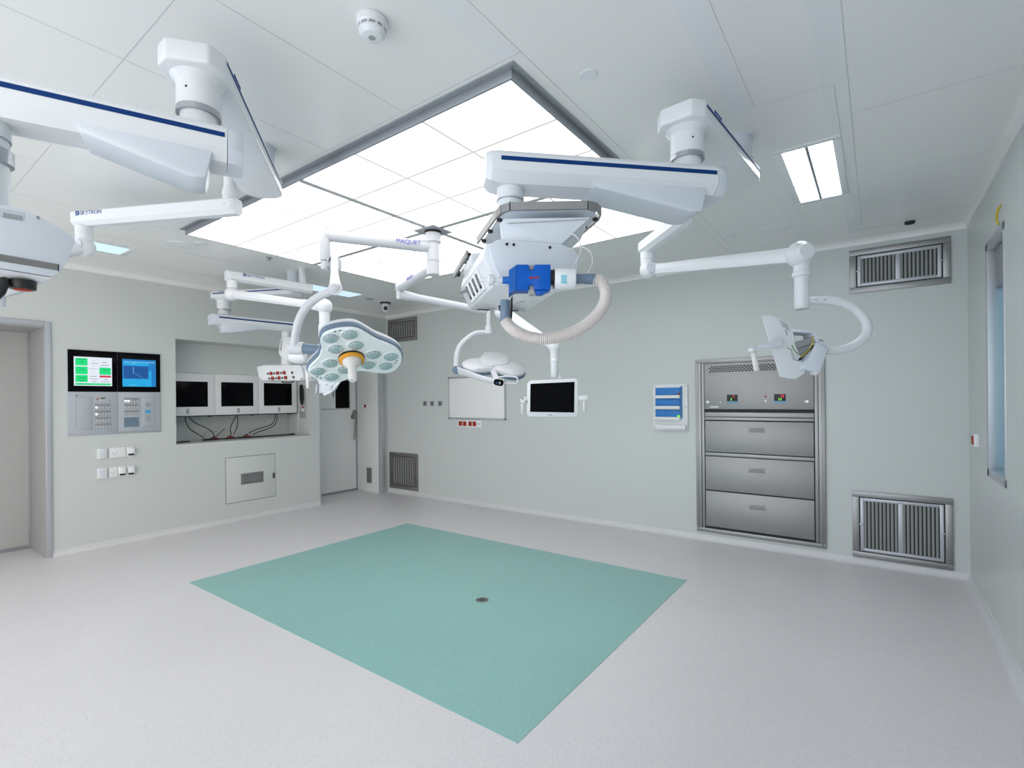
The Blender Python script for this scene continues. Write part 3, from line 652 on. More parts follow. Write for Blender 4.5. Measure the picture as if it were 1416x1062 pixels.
for i in range(2):
    for j in range(2):
        a0, a1, c0, c1 = xs[i], xs[i+1], ys[j], ys[j+1]
        b = MB(); b.box((a0, c0, LZ), (a1, c1, LZ+.03), mi=0)
        for k in (1, 2): b.box((a0+(a1-a0)*k/3-.009, c0, LZ-.0006), (a0+(a1-a0)*k/3+.009, c1, LZ+.002), mi=1); b.box((a0, c0+(c1-c0)*k/3-.009, LZ-.0006), (a1, c0+(c1-c0)*k/3+.009, LZ+.002), mi=1)
        b.build('glowing_panel', ['e_lam', 'e_seam'], t)
b = MB(); b.box((xs[0], LCY-.019, LZ-.008), (xs[2], LCY+.019, LZ+.001), .002); b.box((LCX-.019, ys[0], LZ-.008), (LCX+.019, ys[2], LZ+.001), .002); b.build('cross_bar', 'hinge', t)
b = MB()
for k in range(14): b.cyl((LX0+.1+k*.235, LCY, LZ-.0105), (LX0+.1+k*.235, LCY, LZ-.0075), .005, seg=8); b.cyl((LCX, LY0+.1+k*.16, LZ-.0105), (LCX, LY0+.1+k*.16, LZ-.0075), .005, seg=8)
b.build('screws', 'midgrey', t)

def ceil_lamp(x0, x1, y0, y1, label, kind):
    t = thing('panel_lamp', label, 'ceiling light', ((x0+x1)/2, (y0+y1)/2, H), 'recessed panel lamps')
    b = MB(); e = .04
    for lo, hi in [((x0-e, y0-e), (x1+e, y0)), ((x0-e, y1), (x1+e, y1+e)), ((x0-e, y0), (x0, y1)), ((x1, y0), (x1+e, y1))]: b.box((lo[0], lo[1], H-.008), (hi[0], hi[1], H), .002)
    b.build('trim_frame', 'strip', t)
    b = MB()
    if kind == 2:
        xm = (x0+x1)/2
        for a, c_ in [(x0, xm-.008), (xm+.008, x1)]:
            n = 36
            for k in range(n):
                ya = y0+(y1-y0)*k/n; yb_ = y0+(y1-y0)*(k+1)/n
                b.prism([(a, ya, H-.0005), (a, (ya+yb_)/2, H-.004), (a, yb_, H-.0005)], (c_-a, 0, 0), mi=k % 2)
        b.build('diffuser', ['e_tube', 'e_tube2'], t)
        b = MB(); b.box((xm-.008, y0, H-.009), (xm+.008, y1, H-.001), .001); b.build('divider', 'alug', t)
    else:
        b.box((x0, y0, H-.005), (x1, y1, H-.0005)); b.build('diffuser', 'e_tubeL', t)
ceil_lamp(-.435, -.19, 3.235, 4.135, 'bright twin recessed panel lamp above the steel cabinet side', 2)
ceil_lamp(-5.74, -5.45, .72, 1.62, 'recessed panel lamp at left above the console screens', 1)
ceil_lamp(-5.72, -5.43, 3.24, 4.14, 'recessed bluish panel lamp above the wall niche', 1)

p = V((-1.49, 1.187, H))
t = thing('smoke_detector', 'round white smoke detector near the front of the ceiling', 'smoke detector', p)
b = MB(); b.lathe(p, (0, 0, -1), [(.052, 0), (.056, .006), (.056, .028), (.052, .034)]); b.build('base', 'white', t)
b = MB(); b.lathe(p-ZU*.034, (0, 0, -1), [(.044, 0), (.044, .008)], mi=1); b.lathe(p-ZU*.042, (0, 0, -1), [(.048, 0), (.048, .008), (.036, .022), (.02, .026)], mi=0)
for k in range(10): a = k*PI/5; b.box((-.003, .036, -.046), (.003, .050, -.030), M4=Matrix.Translation(p) @ Matrix.Rotation(a, 4, 'Z'), mi=0)
b.build('sensor_head', ['white', 'midgrey'], t)
b = MB(); b.cyl(p-ZU*.067, p-ZU*.0685, .013); b.build('indicator', 'grey', t)
def disc(name, px, py, r, label, cat, mt='white', ringed=False, h=.008):
    q = on(px, py, 2, H)
    t = thing(name, label, cat, q)
    b = MB(); b.lathe(q, (0, 0, -1), [(r, 0), (r, h*.6), (r*.94, h), (r*.86, h*.8)]); b.build('rim', mt, t)
    b = MB(); b.lathe(q-ZU*h*.5, (0, 0, -1), [(r*.88, 0), (r*.86, h*.5), (.001, h*.9)])
    b.build('cover', mt if not ringed else 'alug', t)
disc('blank_disc', 814, 104, .04, 'flat white blanking disc on the ceiling near the luminous diffuser front corner', 'ceiling disc', h=.003)
disc('blank_disc', 1009, 327, .05, 'small round disc on the ceiling beside the right pendant arm', 'ceiling disc', h=.004)
disc('ceiling_speaker', 1072, 316, .13, 'wide round ceiling speaker between right lamp arm and panel lamp', 'speaker', 'strip', h=.005)
disc('blank_disc', 511, 413.5, .055, 'small round disc on the ceiling near the corner camera', 'ceiling disc', 'grey', h=.006)
disc('ceiling_speaker', 252, 339, .12, 'wide round ceiling speaker left of the luminous diffuser', 'speaker', 'strip', h=.005)
disc('blank_disc', 278, 337, .055, 'small round disc beside the left ceiling speaker', 'ceiling disc', h=.004)
disc('sensor_dome', 1258, 306.5, .034, 'small dark sensor on the ceiling above the upper right vent', 'sensor', 'black', h=.018)
q = on(372, 356, 2, H); b = MB(); b.lathe(q, (0, 0, -1), [(.03, 0), (.03, .004), (.012, .006), (.012, .02), (.02, .024), (.02, .028)]); tag(b.build('sprinkler', 'grey'), 'tiny sprinkler head on the ceiling above the rear pendant', 'sprinkler')
q = on(533, 418.5, 2, H)
t = thing('security_camera', 'small white dome camera hanging from the ceiling in the far corner', 'camera', q)
b = MB(); b.lathe(q, (0, 0, -1), [(.075, 0), (.075, .012), (.07, .02)]); b.build('mount', 'black', t)
b = MB(); b.lathe(q-ZU*.02, (0, 0, -1), [(.05, 0), (.055, .03), (.05, .04)]); b.ball(q-ZU*.085, .05); b.build('housing', 'white', t)
dv = (CAM-q); dv.z = -.5; dv.normalize()
b = MB(); b.cyl(q-ZU*.085+dv*.03, q-ZU*.085+dv*.056, .028); b.build('lens', 'black', t)

# ============================================================ PENDANTS
def plan_rect(c0, c1, half, e0, e1, kind='flat'):
    """outline in plan of an arm running from axis c0 to axis c1; flat chamfered nose at c0, round nose at c1"""
    c0 = V((c0[0], c0[1], 0)); c1 = V((c1[0], c1[1], 0)); d = (c1-c0).normalized(); n = V((-d.y, d.x, 0))
    out = [c0-d*e0+n*(half*.62), c0-d*e0-n*(half*.62), c0-d*(e0*.55)-n*half]
    for k in range(9):
        a = -PI/2+PI*k/8; out.append(c1+d*(e1*math.cos(a)*.8)+n*(half*math.sin(a)))
    out.append(c0-d*(e0*.55)+n*half)
    return out, d, n
def pendant(name, label, Mt, J1, J2, logo=True):
    t = thing(name, label, 'ceiling pendant', (Mt[0], Mt[1], H))
    m0 = V((Mt[0], Mt[1], 0)); j1 = V((J1[0], J1[1], 0)); j2 = V((J2[0], J2[1], 0))
    b = MB(); b.cyl(m0+ZU*2.72, m0+ZU*(H-.006), .068); b.cyl(m0+ZU*(H-.01), m0+ZU*H, .073); b.build('ceiling_column', 'whiteb', t)
    b = MB(); b.lathe(m0+ZU*2.76, (0, 0, 1), [(.062, 0), (.075, .0), (.075, .018), (.062, .018)]); b.build('collar', 'ring', t)
    # upper arm: flat wide box arm hung under the column
    out, d, n = plan_rect(J1, Mt, .106, .118, .105)
    b = MB(); b.prism([q+ZU*2.648 for q in out], (0, 0, .072), .010, 3); ua = b.build('upper_arm', 'white', t)
    L = (m0-j1).length
    for s in (1, -1):
        b = MB(); b.prism([j1-d*.055+n*s*.1055+ZU*2.690, j1+d*(L+.03)+n*s*.1055+ZU*2.690, j1+d*(L+.03)+n*s*.1055+ZU*2.702, j1-d*.055+n*s*.1055+ZU*2.702], n*s*.0015); b.build('stripe', 'blue', ua)
        if logo:
            xd = d*(-s); o = j1+d*(.05 if s < 0 else .26)+n*s*.107+ZU*2.706
            lettering('lettering', 'SKYTRON', .016, o+xd*(.0), xd, ZU, 'logo', ua, emblem=True)
    # first joint
    b = MB(); b.lathe(j1+ZU*2.538, (0, 0, 1), [(.066, 0), (.07, .004), (.07, .08), (.071, .09), (.088, .11)]); b.cyl(j1+ZU*2.59-SH_F*.069, j1+ZU*2.59-SH_F*.071, .004, seg=10, mi=1); b.build('joint_drum', ['white', 'black'], t)
    b = MB(); b.lathe(j1+ZU*2.520, (0, 0, 1), [(.058, 0), (.071, 0), (.071, .018), (.058, .018)]); b.build('joint_ring', 'ring', t)
    b = MB(); b.lathe(j1+ZU*2.455, (0, 0, 1), [(.07, 0), (.062, .02), (.058, .07)]); b.build('joint_neck', 'white', t)
    # lower arm
    e = (j2-j1).normalized(); k = V((-e.y, e.x, 0)); L2 = (j2-j1).length; hw = .10; z0, z1 = 2.352, 2.466
    prof = [(-hw+.012, z1), (hw-.012, z1), (hw, z1-.016), (hw, z0+.035), (hw*.62, z0), (-hw*.62, z0), (-hw, z0+.035), (-hw, z1-.016)]
    def ringat(s, sc=1.0, up=0): return [j1+e*s+k*(a*sc)+ZU*(zz*(1) if up == 0 else (z1+(zz-z1)*up)) for a, zz in prof]
    b = MB(); b.loft([ringat(-.085), ringat(L2+.05), ringat(L2+.085, .93, .93), ringat(L2+.105, .72, .8)]); la = b.build('lower_arm', 'white', t)
    b = MB(); b.loft([ringat(-.087, 1.005), ringat(-.118, .97), ringat(-.138, .82)]); b.build('end_cap', 'whiteb', la)
    for s in (1, -1):
        b = MB(); b.prism([j1-e*.078+k*s*hw+ZU*2.424, j1+e*(L2+.05)+k*s*hw+ZU*2.424, j1+e*(L2+.05)+k*s*hw+ZU*2.440, j1-e*.078+k*s*hw+ZU*2.440], k*s*.0015); b.build('stripe', 'blue', la)
    b = MB(); hw2 = .085
    pts = [(-.045, z0+.034), (-.02, z0-.075), (.03, z0-.082), (L2*.58, z0-.004), (L2*.60, z0+.034)]
    b.prism([j1+e*s-k*hw2+ZU*zz for s, zz in pts], k*2*hw2, .008, 2); b.build('spring_housing', 'whiteb', la)
    return t, e, k
def drop(t, J2, zb, r=.052):
    j2 = V((J2[0], J2[1], 0))
    b = MB(); b.lathe(j2+ZU*zb, (0, 0, 1), [(r, 0), (r, 2.305-zb), (r+.003, 2.306-zb), (r+.003, 2.358-zb)]); b.cyl(j2+ZU*2.28-SH_F*(r-.002), j2+ZU*2.28-SH_F*(r+.003), .004, seg=8, mi=1); b.build('drop_column', ['white', 'midgrey'], t)
    b = MB(); b.lathe(j2+ZU*2.302, (0, 0, 1), [(r, 0), (r+.004, 0), (r+.004, .004), (r, .004)]); b.build('column_ring', 'ring', t)

# ---- right pendant with service head
RM, RJ1, RJ2 = (-.60, 2.92), (-.657, 2.195), (-1.20, 1.642)
PR, e, k = pendant('service_pendant', 'right ceiling pendant with shelf, socket head and blue striped arms', RM, RJ1, RJ2)
drop(PR, RJ2, 2.215)
S = V((-.779, .627, 0)); Fd = V((.627, .779, 0)); O = V((RJ2[0], RJ2[1], 0))
def hp(f, s, z): return O+Fd*f+S*s+ZU*z
# top shelf
zs = 2.20
def sp(px, py, z=2.2): return on(px, py, 2, z)
b = MB(); shp = [(667, 337), (692, 300), (704, 292), (812, 290.5), (824, 295), (823, 304), (776, 345), (700, 344)]
b.prism([sp(*q) for q in shp], (0, 0, .012), .003); sh = b.build('shelf', 'whiteb', PR)
b = MB()
rail = [sp(*q) for q in [(661.5, 337), (688, 301), (695, 294.5), (706, 291), (812, 289), (824, 291.5), (829, 297), (826, 304), (779, 345.5)]]
for a, c_ in zip(rail, rail[1:]):
    dd = (c_-a).normalized(); nn = V((dd.y, -dd.x, 0)); b.prism([a-ZU*.002, c_-ZU*.002, c_+ZU*.028, a+ZU*.028], nn*.008)
b.build('shelf_rail', 'steelh', sh)
for q in [(669, 332), (678, 319), (691, 303), (823, 302), (809, 312.5), (793, 328)]:
    b = MB(); p = sp(*q); b.box(p-V((.008, .008, .010)), p+V((.008, .008, .004)), .002); b.build('rail_clamp', 'black', sh)
# tapered neck between shelf and head
b = MB(); b.prism([at(691, 310, 1.80), at(697, 302, 1.80), at(817, 300, 1.82), at(774.5, 340, 1.82), at(700, 342, 1.80)], FWD*.26, .004); nk = b.build('neck_box', 'whiteb', PR)
b = MB(); b.prism([at(710, 334.5, 1.796), at(728, 334.5, 1.796), at(726, 338, 1.796), at(708, 338, 1.796)], FWD*.006); b.prism([at(702, 308, 1.797), at(812, 302.5, 1.815), at(811.5, 303.5, 1.815), at(702, 309, 1.797)], FWD*.004); b.build('neck_slot', 'hinge', nk)
# service head : chamfered prism along S
prof = [(-.165, 2.00), (-.125, 1.905), (.135, 1.905), (.175, 1.945), (.175, 2.03), (.12, 2.055), (-.15, 2.055)]
b = MB(); b.prism([hp(f, -.235, z) for f, z in prof], S*.50, .010, 2); hd = b.build('service_head', 'white', PR)
b = MB(); pl = [(-.150, 2.035), (-.115, 2.062), (.12, 2.062), (.17, 2.045), (.19, 2.02), (.18, 1.955), (.14, 1.90), (-.09, 1.90), (-.13, 1.96)]
b.prism([hp(f, -.262, z) for f, z in pl], S*.026, .006, 2); b.build('front_plate', 'whiteb', hd)
b = MB()
for f in (-.085, -.06, .075): b.cyl(hp(f, -.262, 2.045), hp(f, -.266, 2.045), .005, seg=10)
b.build('screws', 'black', hd)
# sockets on the left chamfer
ca = hp(-.165, 0, 2.0); cb = hp(-.125, 0, 1.905); cdir = (cb-ca).normalized(); cn = cdir.cross(S).normalized()
if cn.dot(V((-Fd.x, -Fd.y, 0))) < 0: cn = -cn
def chm(u, s): return ca+cdir*u+S*s
for i, s in enumerate((-.10, -.03, .04, .11)):
    b = MB(); b.prism([chm(u, ss)+cn*.0 for u, ss in [(.012, s-.026), (.092, s-.026), (.092, s+.026), (.012, s+.026)]], cn*.010, .003); sk = b.build('socket', 'plastic', hd)
    b = MB(); b.prism([chm(u, ss)+cn*.0095 for u, ss in [(.024, s-.012), (.080, s-.012), (.080, s+.012), (.024, s+.012)]], cn*.003, .001, mi=0); b.prism([chm(u, ss)+cn*.012 for u, ss in [(.028, s-.012), (.070, s-.012), (.070, s-.0095), (.028, s-.0095)]], cn*.003, mi=1); b.build('socket_mouth', ['black', 'midgrey'], sk)
b = MB(); b.cyl(chm(.03, .17)+cn*.001, chm(.03, .17)+cn*.03, .008); b.build('bolt', 'ring', hd)
# bottom details
b = MB()
for f, s, w1, w2 in [(-.07, .21, .05, .018), (.06, .20, .05, .018)]:
    b.prism([hp(f-w1, s-w2, 1.899), hp(f+w1, s-w2, 1.899), hp(f+w1, s+w2, 1.899), hp(f-w1, s+w2, 1.899)], (0, 0, .008), .003, mi=0); b.prism([hp(f-w1*.6, s-w2*.5, 1.896), hp(f+w1*.5, s-w2*.5, 1.896), hp(f+w1*.5, s+w2*.4, 1.896), hp(f-w1*.6, s+w2*.4, 1.896)], (0, 0, .005), .001, mi=1)
b.build('bottom_ports', ['hinge', 'black'], hd)
b = MB(); b.tube([hp(.13, .24, 1.904), hp(.05, .15, 1.900), hp(.03, .10, 1.900)], .002, 6); b.tube([hp(.16, .05, 1.93), hp(.05, .02, 1.901), hp(.03, .09, 1.901)], .002, 6); b.build('cover_seam', 'hinge', hd)
# side shelf on the left of the head
zz = 2.10
b = MB(); b.prism([sp(*q, zz) for q in [(650, 355.5), (678, 352), (668, 372), (634, 384.5)]], (0, 0, .014), .004); sh2 = b.build('side_shelf', 'whiteb', PR)
b = MB(); a, c_ = sp(647.5, 354, zz), sp(629.5, 383, zz); b.prism([a-ZU*.008, c_-ZU*.008, c_+ZU*.024, a+ZU*.024], Fd*(-.009), .002); b.build('side_rail', 'steelh', sh2)
for q in [(648, 355), (645, 361), (633.5, 379)]:
    b = MB(); p = sp(*q, zz); b.box(p-V((.008, .008, .012)), p+V((.008, .008, .016)), .002); b.build('rail_clamp', 'black', sh2)
b = MB(); b.prism([hp(f, s, zz-.05) for f, s in [(-.09, .06), (-.155, .06), (-.155, .24), (-.09, .24)]], (0, 0, .048), .006); b.build('shelf_bracket', 'white', sh2)

# ---- anaesthetic gas scavenger clipped to the right pendant
gs = thing('gas_scavenger', 'blue suction receiver with white canister and looping corrugated hose on pendant', 'medical device', at(735, 386, 1.66))
D0 = 1.66
def pxs(pts, d): return [at(a, b_, d) for a, b_ in pts]
nb = (CAM-at(735, 386, D0)).normalized()
b = MB(); b.prism(pxs([(715, 365.5), (731, 365.5), (732, 373.5), (737, 373.5), (739.5, 365.5), (761.5, 365.5), (761.5, 400), (739.5, 400), (737, 393.5), (732, 393.5), (731, 401), (712, 401), (703.5, 407), (703.5, 373.5)], D0), FWD*.062, .0025, 2); bb = b.build('blue_casing', 'bluebox', gs)
b = MB(); b.prism(pxs([(704.5, 374), (714, 366.5), (712.5, 383), (713, 400), (704.5, 406)], D0-.003), FWD*.004); b.build('side_window', 'blueclear', bb)
for q, vv, mm in (([(731.5, 366), (739, 366), (737, 373), (732, 373)], .03, 'grey'), ([(732, 394), (737, 394), (739, 400), (739, 407), (732, 407)], .03, 'grey'), ([(740, 401), (760, 401), (750, 407), (741, 407)], .03, 'bluebox')):
    b = MB(); b.prism(pxs(q, D0+.012), FWD*vv, .001); b.build('clip', mm, gs)
b = MB(); b.box((-.006, -.0006, -.0024), (.026, 0, .0024), M4=Matrix.Translation(at(735, 384, D0-.001)) @ Matrix.Rotation(YAW, 4, 'Z'))
b.cyl(at(734, 384, D0-.001), at(734, 384, D0-.003), .0042, seg=12); b.build('red_mark', 'red', bb)
def cylpx(b, x0, x1, yc, d, r, r1=None, bev=0, mi=None): b.cyl(at(x0, yc, d), at(x1, yc, d), r, r1, bev=bev, mi=mi)
b = MB(); cylpx(b, 761, 767, 384, D0+.03, .026); cylpx(b, 765, 769, 385.5, D0+.03, .032); b.build('coupling', 'black', gs)
b = MB(); cylpx(b, 766, 795.5, 386, D0+.03, .036, bev=.006); cn_ = b.build('filter_canister', 'white', gs)
# cyan zig-zag print on the canister, wrapped on its front
axd = (at(795, 386, D0+.03)-at(766, 386, D0+.03)).normalized(); c0 = at(778.5, 386, D0+.03); toc = (CAM-c0); toc = (toc-axd*toc.dot(axd)).normalized(); upv = axd.cross(toc)
if upv.z < 0: upv = -upv
def can(u, ang): return c0+axd*u+(toc*math.cos(ang)+upv*math.sin(ang))*.0365
b = MB()
for i in range(5):
    a0 = .30-i*.16
    for q in (0, 1):
        b.prism([can(-.010+q*.0095, a0+.10), can(-.0005+q*.0095, a0+.0), can(-.0005+q*.0095, a0-.085), can(-.010+q*.0095, a0+.015)] if True else [], toc*.0006)
for q in range(2): b.prism([can(.0085+q*.0025, .40), can(.0092+q*.0025, .40), can(.0092+q*.0025, -.38), can(.0085+q*.0025, -.38)], toc*.0006)
b.build('cyan_print', 'cyan', cn_)
b = MB(); cylpx(b, 795, 810, 385.5, D0+.04, .0165); cylpx(b, 808.5, 824, 385.8, D0+.04, .0178, bev=.002); b.build('hose_connector', 'greyb', gs)
b = MB(); b.cyl(at(698.5, 415, D0+.02), at(698.5, 443.5, D0+.02), .0165, bev=.002); b.prism(pxs([(706, 413), (709, 409), (709, 428), (708, 440), (705, 443)], D0+.03), FWD*.02, .002, mi=1); b.prism(pxs([(689, 422), (692, 422), (692, 430), (690, 428)], D0+.03), FWD*.02, .002, mi=1); b.build('hose_connector', ['greyb', 'black'], gs)
b = MB(); cylpx(b, 694, 706, 387.5, D0+.03, .0125, mi=0); cylpx(b, 690, 695, 387.5, D0+.03, .013, mi=1); cylpx(b, 683, 691, 387.5, D0+.035, .007, mi=1); b.build('sight_glass', ['blueclear', 'clear'], gs)
b = MB(); b.cyl(at(675, 387, D0+.04), at(684, 387.5, D0+.04), .020, .017, bev=.004); b.cyl(at(664, 387, D0+.045), at(676, 387, D0+.045), .007); b.build('regulator', 'white', gs)
hpth = [(823, 386, 1.70), (832, 390, 1.695), (837.5, 402, 1.69), (836.5, 417, 1.68), (830, 430, 1.67), (819, 442, 1.66), (805, 453, 1.65), (788, 461.5, 1.645), (768, 467, 1.64), (748, 468.5, 1.64), (730, 466, 1.65), (715, 459.5, 1.66), (704, 451, 1.675), (698.8, 443, 1.68)]
def crs(P_, n):
    P_ = [P_[0]*2-P_[1]]+P_+[P_[-1]*2-P_[-2]]; out = []
    for i in range(1, len(P_)-2):
        for j in range(n):
            u = j/n; p0, p1, p2, p3 = P_[i-1:i+3]
            out.append(.5*((2*p1)+(p2-p0)*u+(2*p0-5*p1+4*p2-p3)*u*u+(3*p1-p0-3*p2+p3)*u*u*u))
    out.append(P_[-2]); return out
pts = crs([at(*q) for q in hpth], 60)
# even spacing
L = [0]
for a, c_ in zip(pts, pts[1:]): L.append(L[-1]+(c_-a).length)
N = 336; ev = []; j = 0
for i in range(N+1):
    s = L[-1]*i/N
    while j < len(L)-2 and L[j+1] < s: j += 1
    ev.append(pts[j].lerp(pts[j+1], (s-L[j])/max(1e-9, L[j+1]-L[j])))
b = MB(); b.tube(ev, [(.0205, .0205, .0165, .0165)[i % 4] for i in range(N+1)], 16)
b.bm.faces.ensure_lookup_table()
for i in range(N):
    for q in range(16): b.bm.faces[i*16+q].material_index = 1 if i % 4 in (2, ) else 0
b.build('corrugated_hose', ['hose', 'hoser'], gs, ang=80)
b = MB()
b.tube(crs([at(*q) for q in [(790, 371, 1.72), (800, 355, 1.74), (803, 340, 1.76), (798, 328, 1.78), (788, 322, 1.8)]], 10), .0022, 8)
b.tube(crs([at(*q) for q in [(812, 379, 1.70), (819, 365, 1.73), (817, 350, 1.76), (806, 342, 1.78), (792, 343, 1.8), (783, 350, 1.8)]], 10), .0022, 8)
b.build('thin_tube', 'clear', gs)

# ---- left pendant with flat equipment head
LM, LJ1, LJ2 = (-2.73, 1.415), (-1.956, .79), (-2.170, .286)
PL, e, k = pendant('service_pendant', 'near left ceiling pendant with big flat head and blue striped arms', LM, LJ1, LJ2)
drop(PL, LJ2, 2.04)
b = MB(); j2 = V((LJ2[0], LJ2[1], 0)); b.lathe(j2+ZU*2.225, (0, 0, 1), [(.055, 0), (.062, .004), (.062, .045), (.055, .05)]); b.build('column_collar', 'ring', PL)
PX = -1.955
def lp(px, py): return on(px, py, 0, PX)
fr1 = [(-60, 278), (0, 282.5), (22, 286), (40, 292.5), (60, 302), (82, 314), (103, 328.5), (104, 334), (94, 360), (81, 379), (72, 383), (0, 371), (-60, 361)]
b = MB(); b.prism([lp(*q) for q in fr1], (-.03, 0, 0), .004, 2); fp = b.build('head_front', 'whiteb', PL)
b = MB(); b.prism([lp(*q)+V((-.031, 0, 0)) for q in [(-60, 290), (0, 295), (40, 305), (92, 333), (80, 368), (0, 372), (-60, 362)]], (-.30, 0, 0), .006); b.build('head_body', 'white', PL)
b = MB(); b.prism([lp(*q)+V((.002, 0, 0)) for q in [(-60, 343), (0, 351.3), (80, 365.5), (80, 374), (0, 361), (-60, 352)]], (-.004, 0, 0)); b.prism([lp(*q)+V((.003, 0, 0)) for q in [(79.5, 365.5), (81, 365.7), (81, 375), (79.5, 374.6)]], (-.006, 0, 0), mi=1); b.build('equipment_rail', ['steeld', 'black'], fp)
b = MB(); b.prism([lp(*q)+V((.001, 0, 0)) for q in [(-6, 286.5), (34, 293.8), (33, 305.2), (-6, 298.8)]], (-.002, 0, 0), mi=0)
for i in range(8): b.prism([lp(*q)+V((.002, 0, 0)) for q in [(4+i*3.5, 294+i*.63), (6.4+i*3.5, 294.4+i*.63), (6.2+i*3.5, 301+i*.6), (3.8+i*3.5, 300.6+i*.6)]], (-.002, 0, 0), mi=1)
b.build('rating_plate', ['tag', 'grey'], fp)
b = MB(); q = lp(52.5, 301); b.cyl(q+V((.001, 0, 0)), q+V((.004, 0, 0)), .004, seg=12); b.build('screw', 'alug', fp)
# sloped underside with knob and handle
ub = [lp(-60, 362), lp(0, 372), lp(72, 384)]
b = MB(); lo1 = on(46, 397, 0, -2.02); lo2 = on(8, 409, 0, -2.06); lo3 = on(-60, 420, 0, -2.10)
b.loft([[ub[0], ub[1], ub[2], ub[2]+V((-.25, 0, 0)), ub[0]+V((-.25, 0, 0))], [lo3, lo2, lo1, lo1+V((-.15, 0, 0)), lo3+V((-.15, 0, 0))]]); b.build('head_underside', 'white', PL)
q = on(31, 388, 0, -2.0)
b = MB(); b.cyl(q, q-ZU*.026, .031, .030, bev=.003, mi=0); b.cyl(q-ZU*.0262, q-ZU*.028, .020, mi=1); q2 = on(40.5, 385, 0, -2.0); b.cyl(q2, q2-ZU*.008, .007, mi=0); kb = b.build('knob', ['black', 'red'], PL)
b = MB(); b.tube([on(6, 386, 0, -1.99), on(5, 394, 0, -1.985), on(1, 404, 0, -1.98), on(-8, 412, 0, -1.98)], .011, 10); b.build('handle', 'black', PL)
b = MB(); b.cyl(on(1, 408, 0, -2.1), on(0, 424, 0, -2.1), .012); b.build('bottom_stub', 'whiteb', PL)

# ---- rear left pendant with red sockets
BM, BJ1, BJ2 = (-5.10, 2.985), (-5.90, 2.62), (-5.82, 3.30)
PB, e, k = pendant('service_pendant', 'rear left ceiling pendant whose head carries red sockets near niche', BM, BJ1, BJ2)
j2 = V((BJ2[0], BJ2[1], 0))
b = MB(); b.cyl(j2+ZU*2.27, j2+ZU*2.36, .05); b.build('drop_stub', 'white', PB)
DD = 6.08
b = MB(); b.prism(pxs([(387, 470), (392, 465.5), (402, 466), (404, 474), (403, 494), (398, 500), (389, 495), (384.5, 488)], DD-.06), FWD*.12, .012, 2); jt = b.build('joint_housing', 'white', PB)
b = MB(); b.prism(pxs([(388.5, 470.5), (390, 470.5), (388.8, 485), (387.2, 485)], DD-.064), FWD*.01); b.build('slot', 'midgrey', jt)
b = MB(); b.loft([[at(389, 494, DD)+SH_R*(.055*math.cos(a)+.055)+SH_F*.055*math.sin(a) for a in [2*PI*i/20 for i in range(20)]], [at(389, 505, DD)+SH_R*(.06*math.cos(a)+.06)+SH_F*.06*math.sin(a) for a in [2*PI*i/20 for i in range(20)]]]); b.build('lower_column', 'white', PB)
hq = [(354.5, 507), (364, 504.5), (414, 504.5), (417, 508), (421, 524.5), (412, 526.5), (362, 526.5), (357, 521)]
b = MB(); b.prism(pxs(hq, DD-.10), FWD*.22, .012, 2); hb = b.build('socket_head', 'white', PB)
b = MB(); b.prism(pxs([(413, 506), (429, 503.5), (431, 524), (420, 526)], DD-.06), FWD*.16, .01); b.prism(pxs([(417, 513), (419.5, 513), (419.5, 515), (417, 515)], DD-.064), FWD*.01, mi=1); b.build('end_box', ['whiteb', 'cyan'], hb)
for r in range(2):
    for q in range(3):
        cx_, cy_ = 374.2+q*9.1+r*2.0, 516.4-q*.5+r*6.7
        b = MB(); b.prism(pxs([(cx_-2, cy_-2.2), (cx_+1.7, cy_-2.4), (cx_+2.3, cy_+2.2), (cx_-1.4, cy_+2.4)], DD-.112), FWD*.016, .003, mi=0); b.cyl(at(cx_-4, cy_+.4, DD-.112), at(cx_-4, cy_+.4, DD-.09), .011, seg=12, mi=1); b.build('red_socket', ['redd', 'black'], hb)
b = MB()
for cx_, cy_ in ((403.6, 515.2), (405.4, 521.6)): b.prism(pxs([(cx_-1.4, cy_-1.6), (cx_+.9, cy_-1.7), (cx_+1.4, cy_+1.6), (cx_-.9, cy_+1.8)], DD-.112), FWD*.016, .004)
b.build('black_socket', 'black', hb)
b = MB(); b.prism(pxs([(415.5, 522.5), (437, 524.5), (437, 526.8), (415.5, 525)], DD-.12), FWD*.03, .003); b.build('side_rail', 'alug', hb)
b = MB(); b.tube([at(389.5, 527.5, DD-.1), at(391.5, 529, DD-.1), at(403.5, 529, DD-.1), at(407, 527, DD-.1)], .007, 8); b.build('handle', 'black', hb)

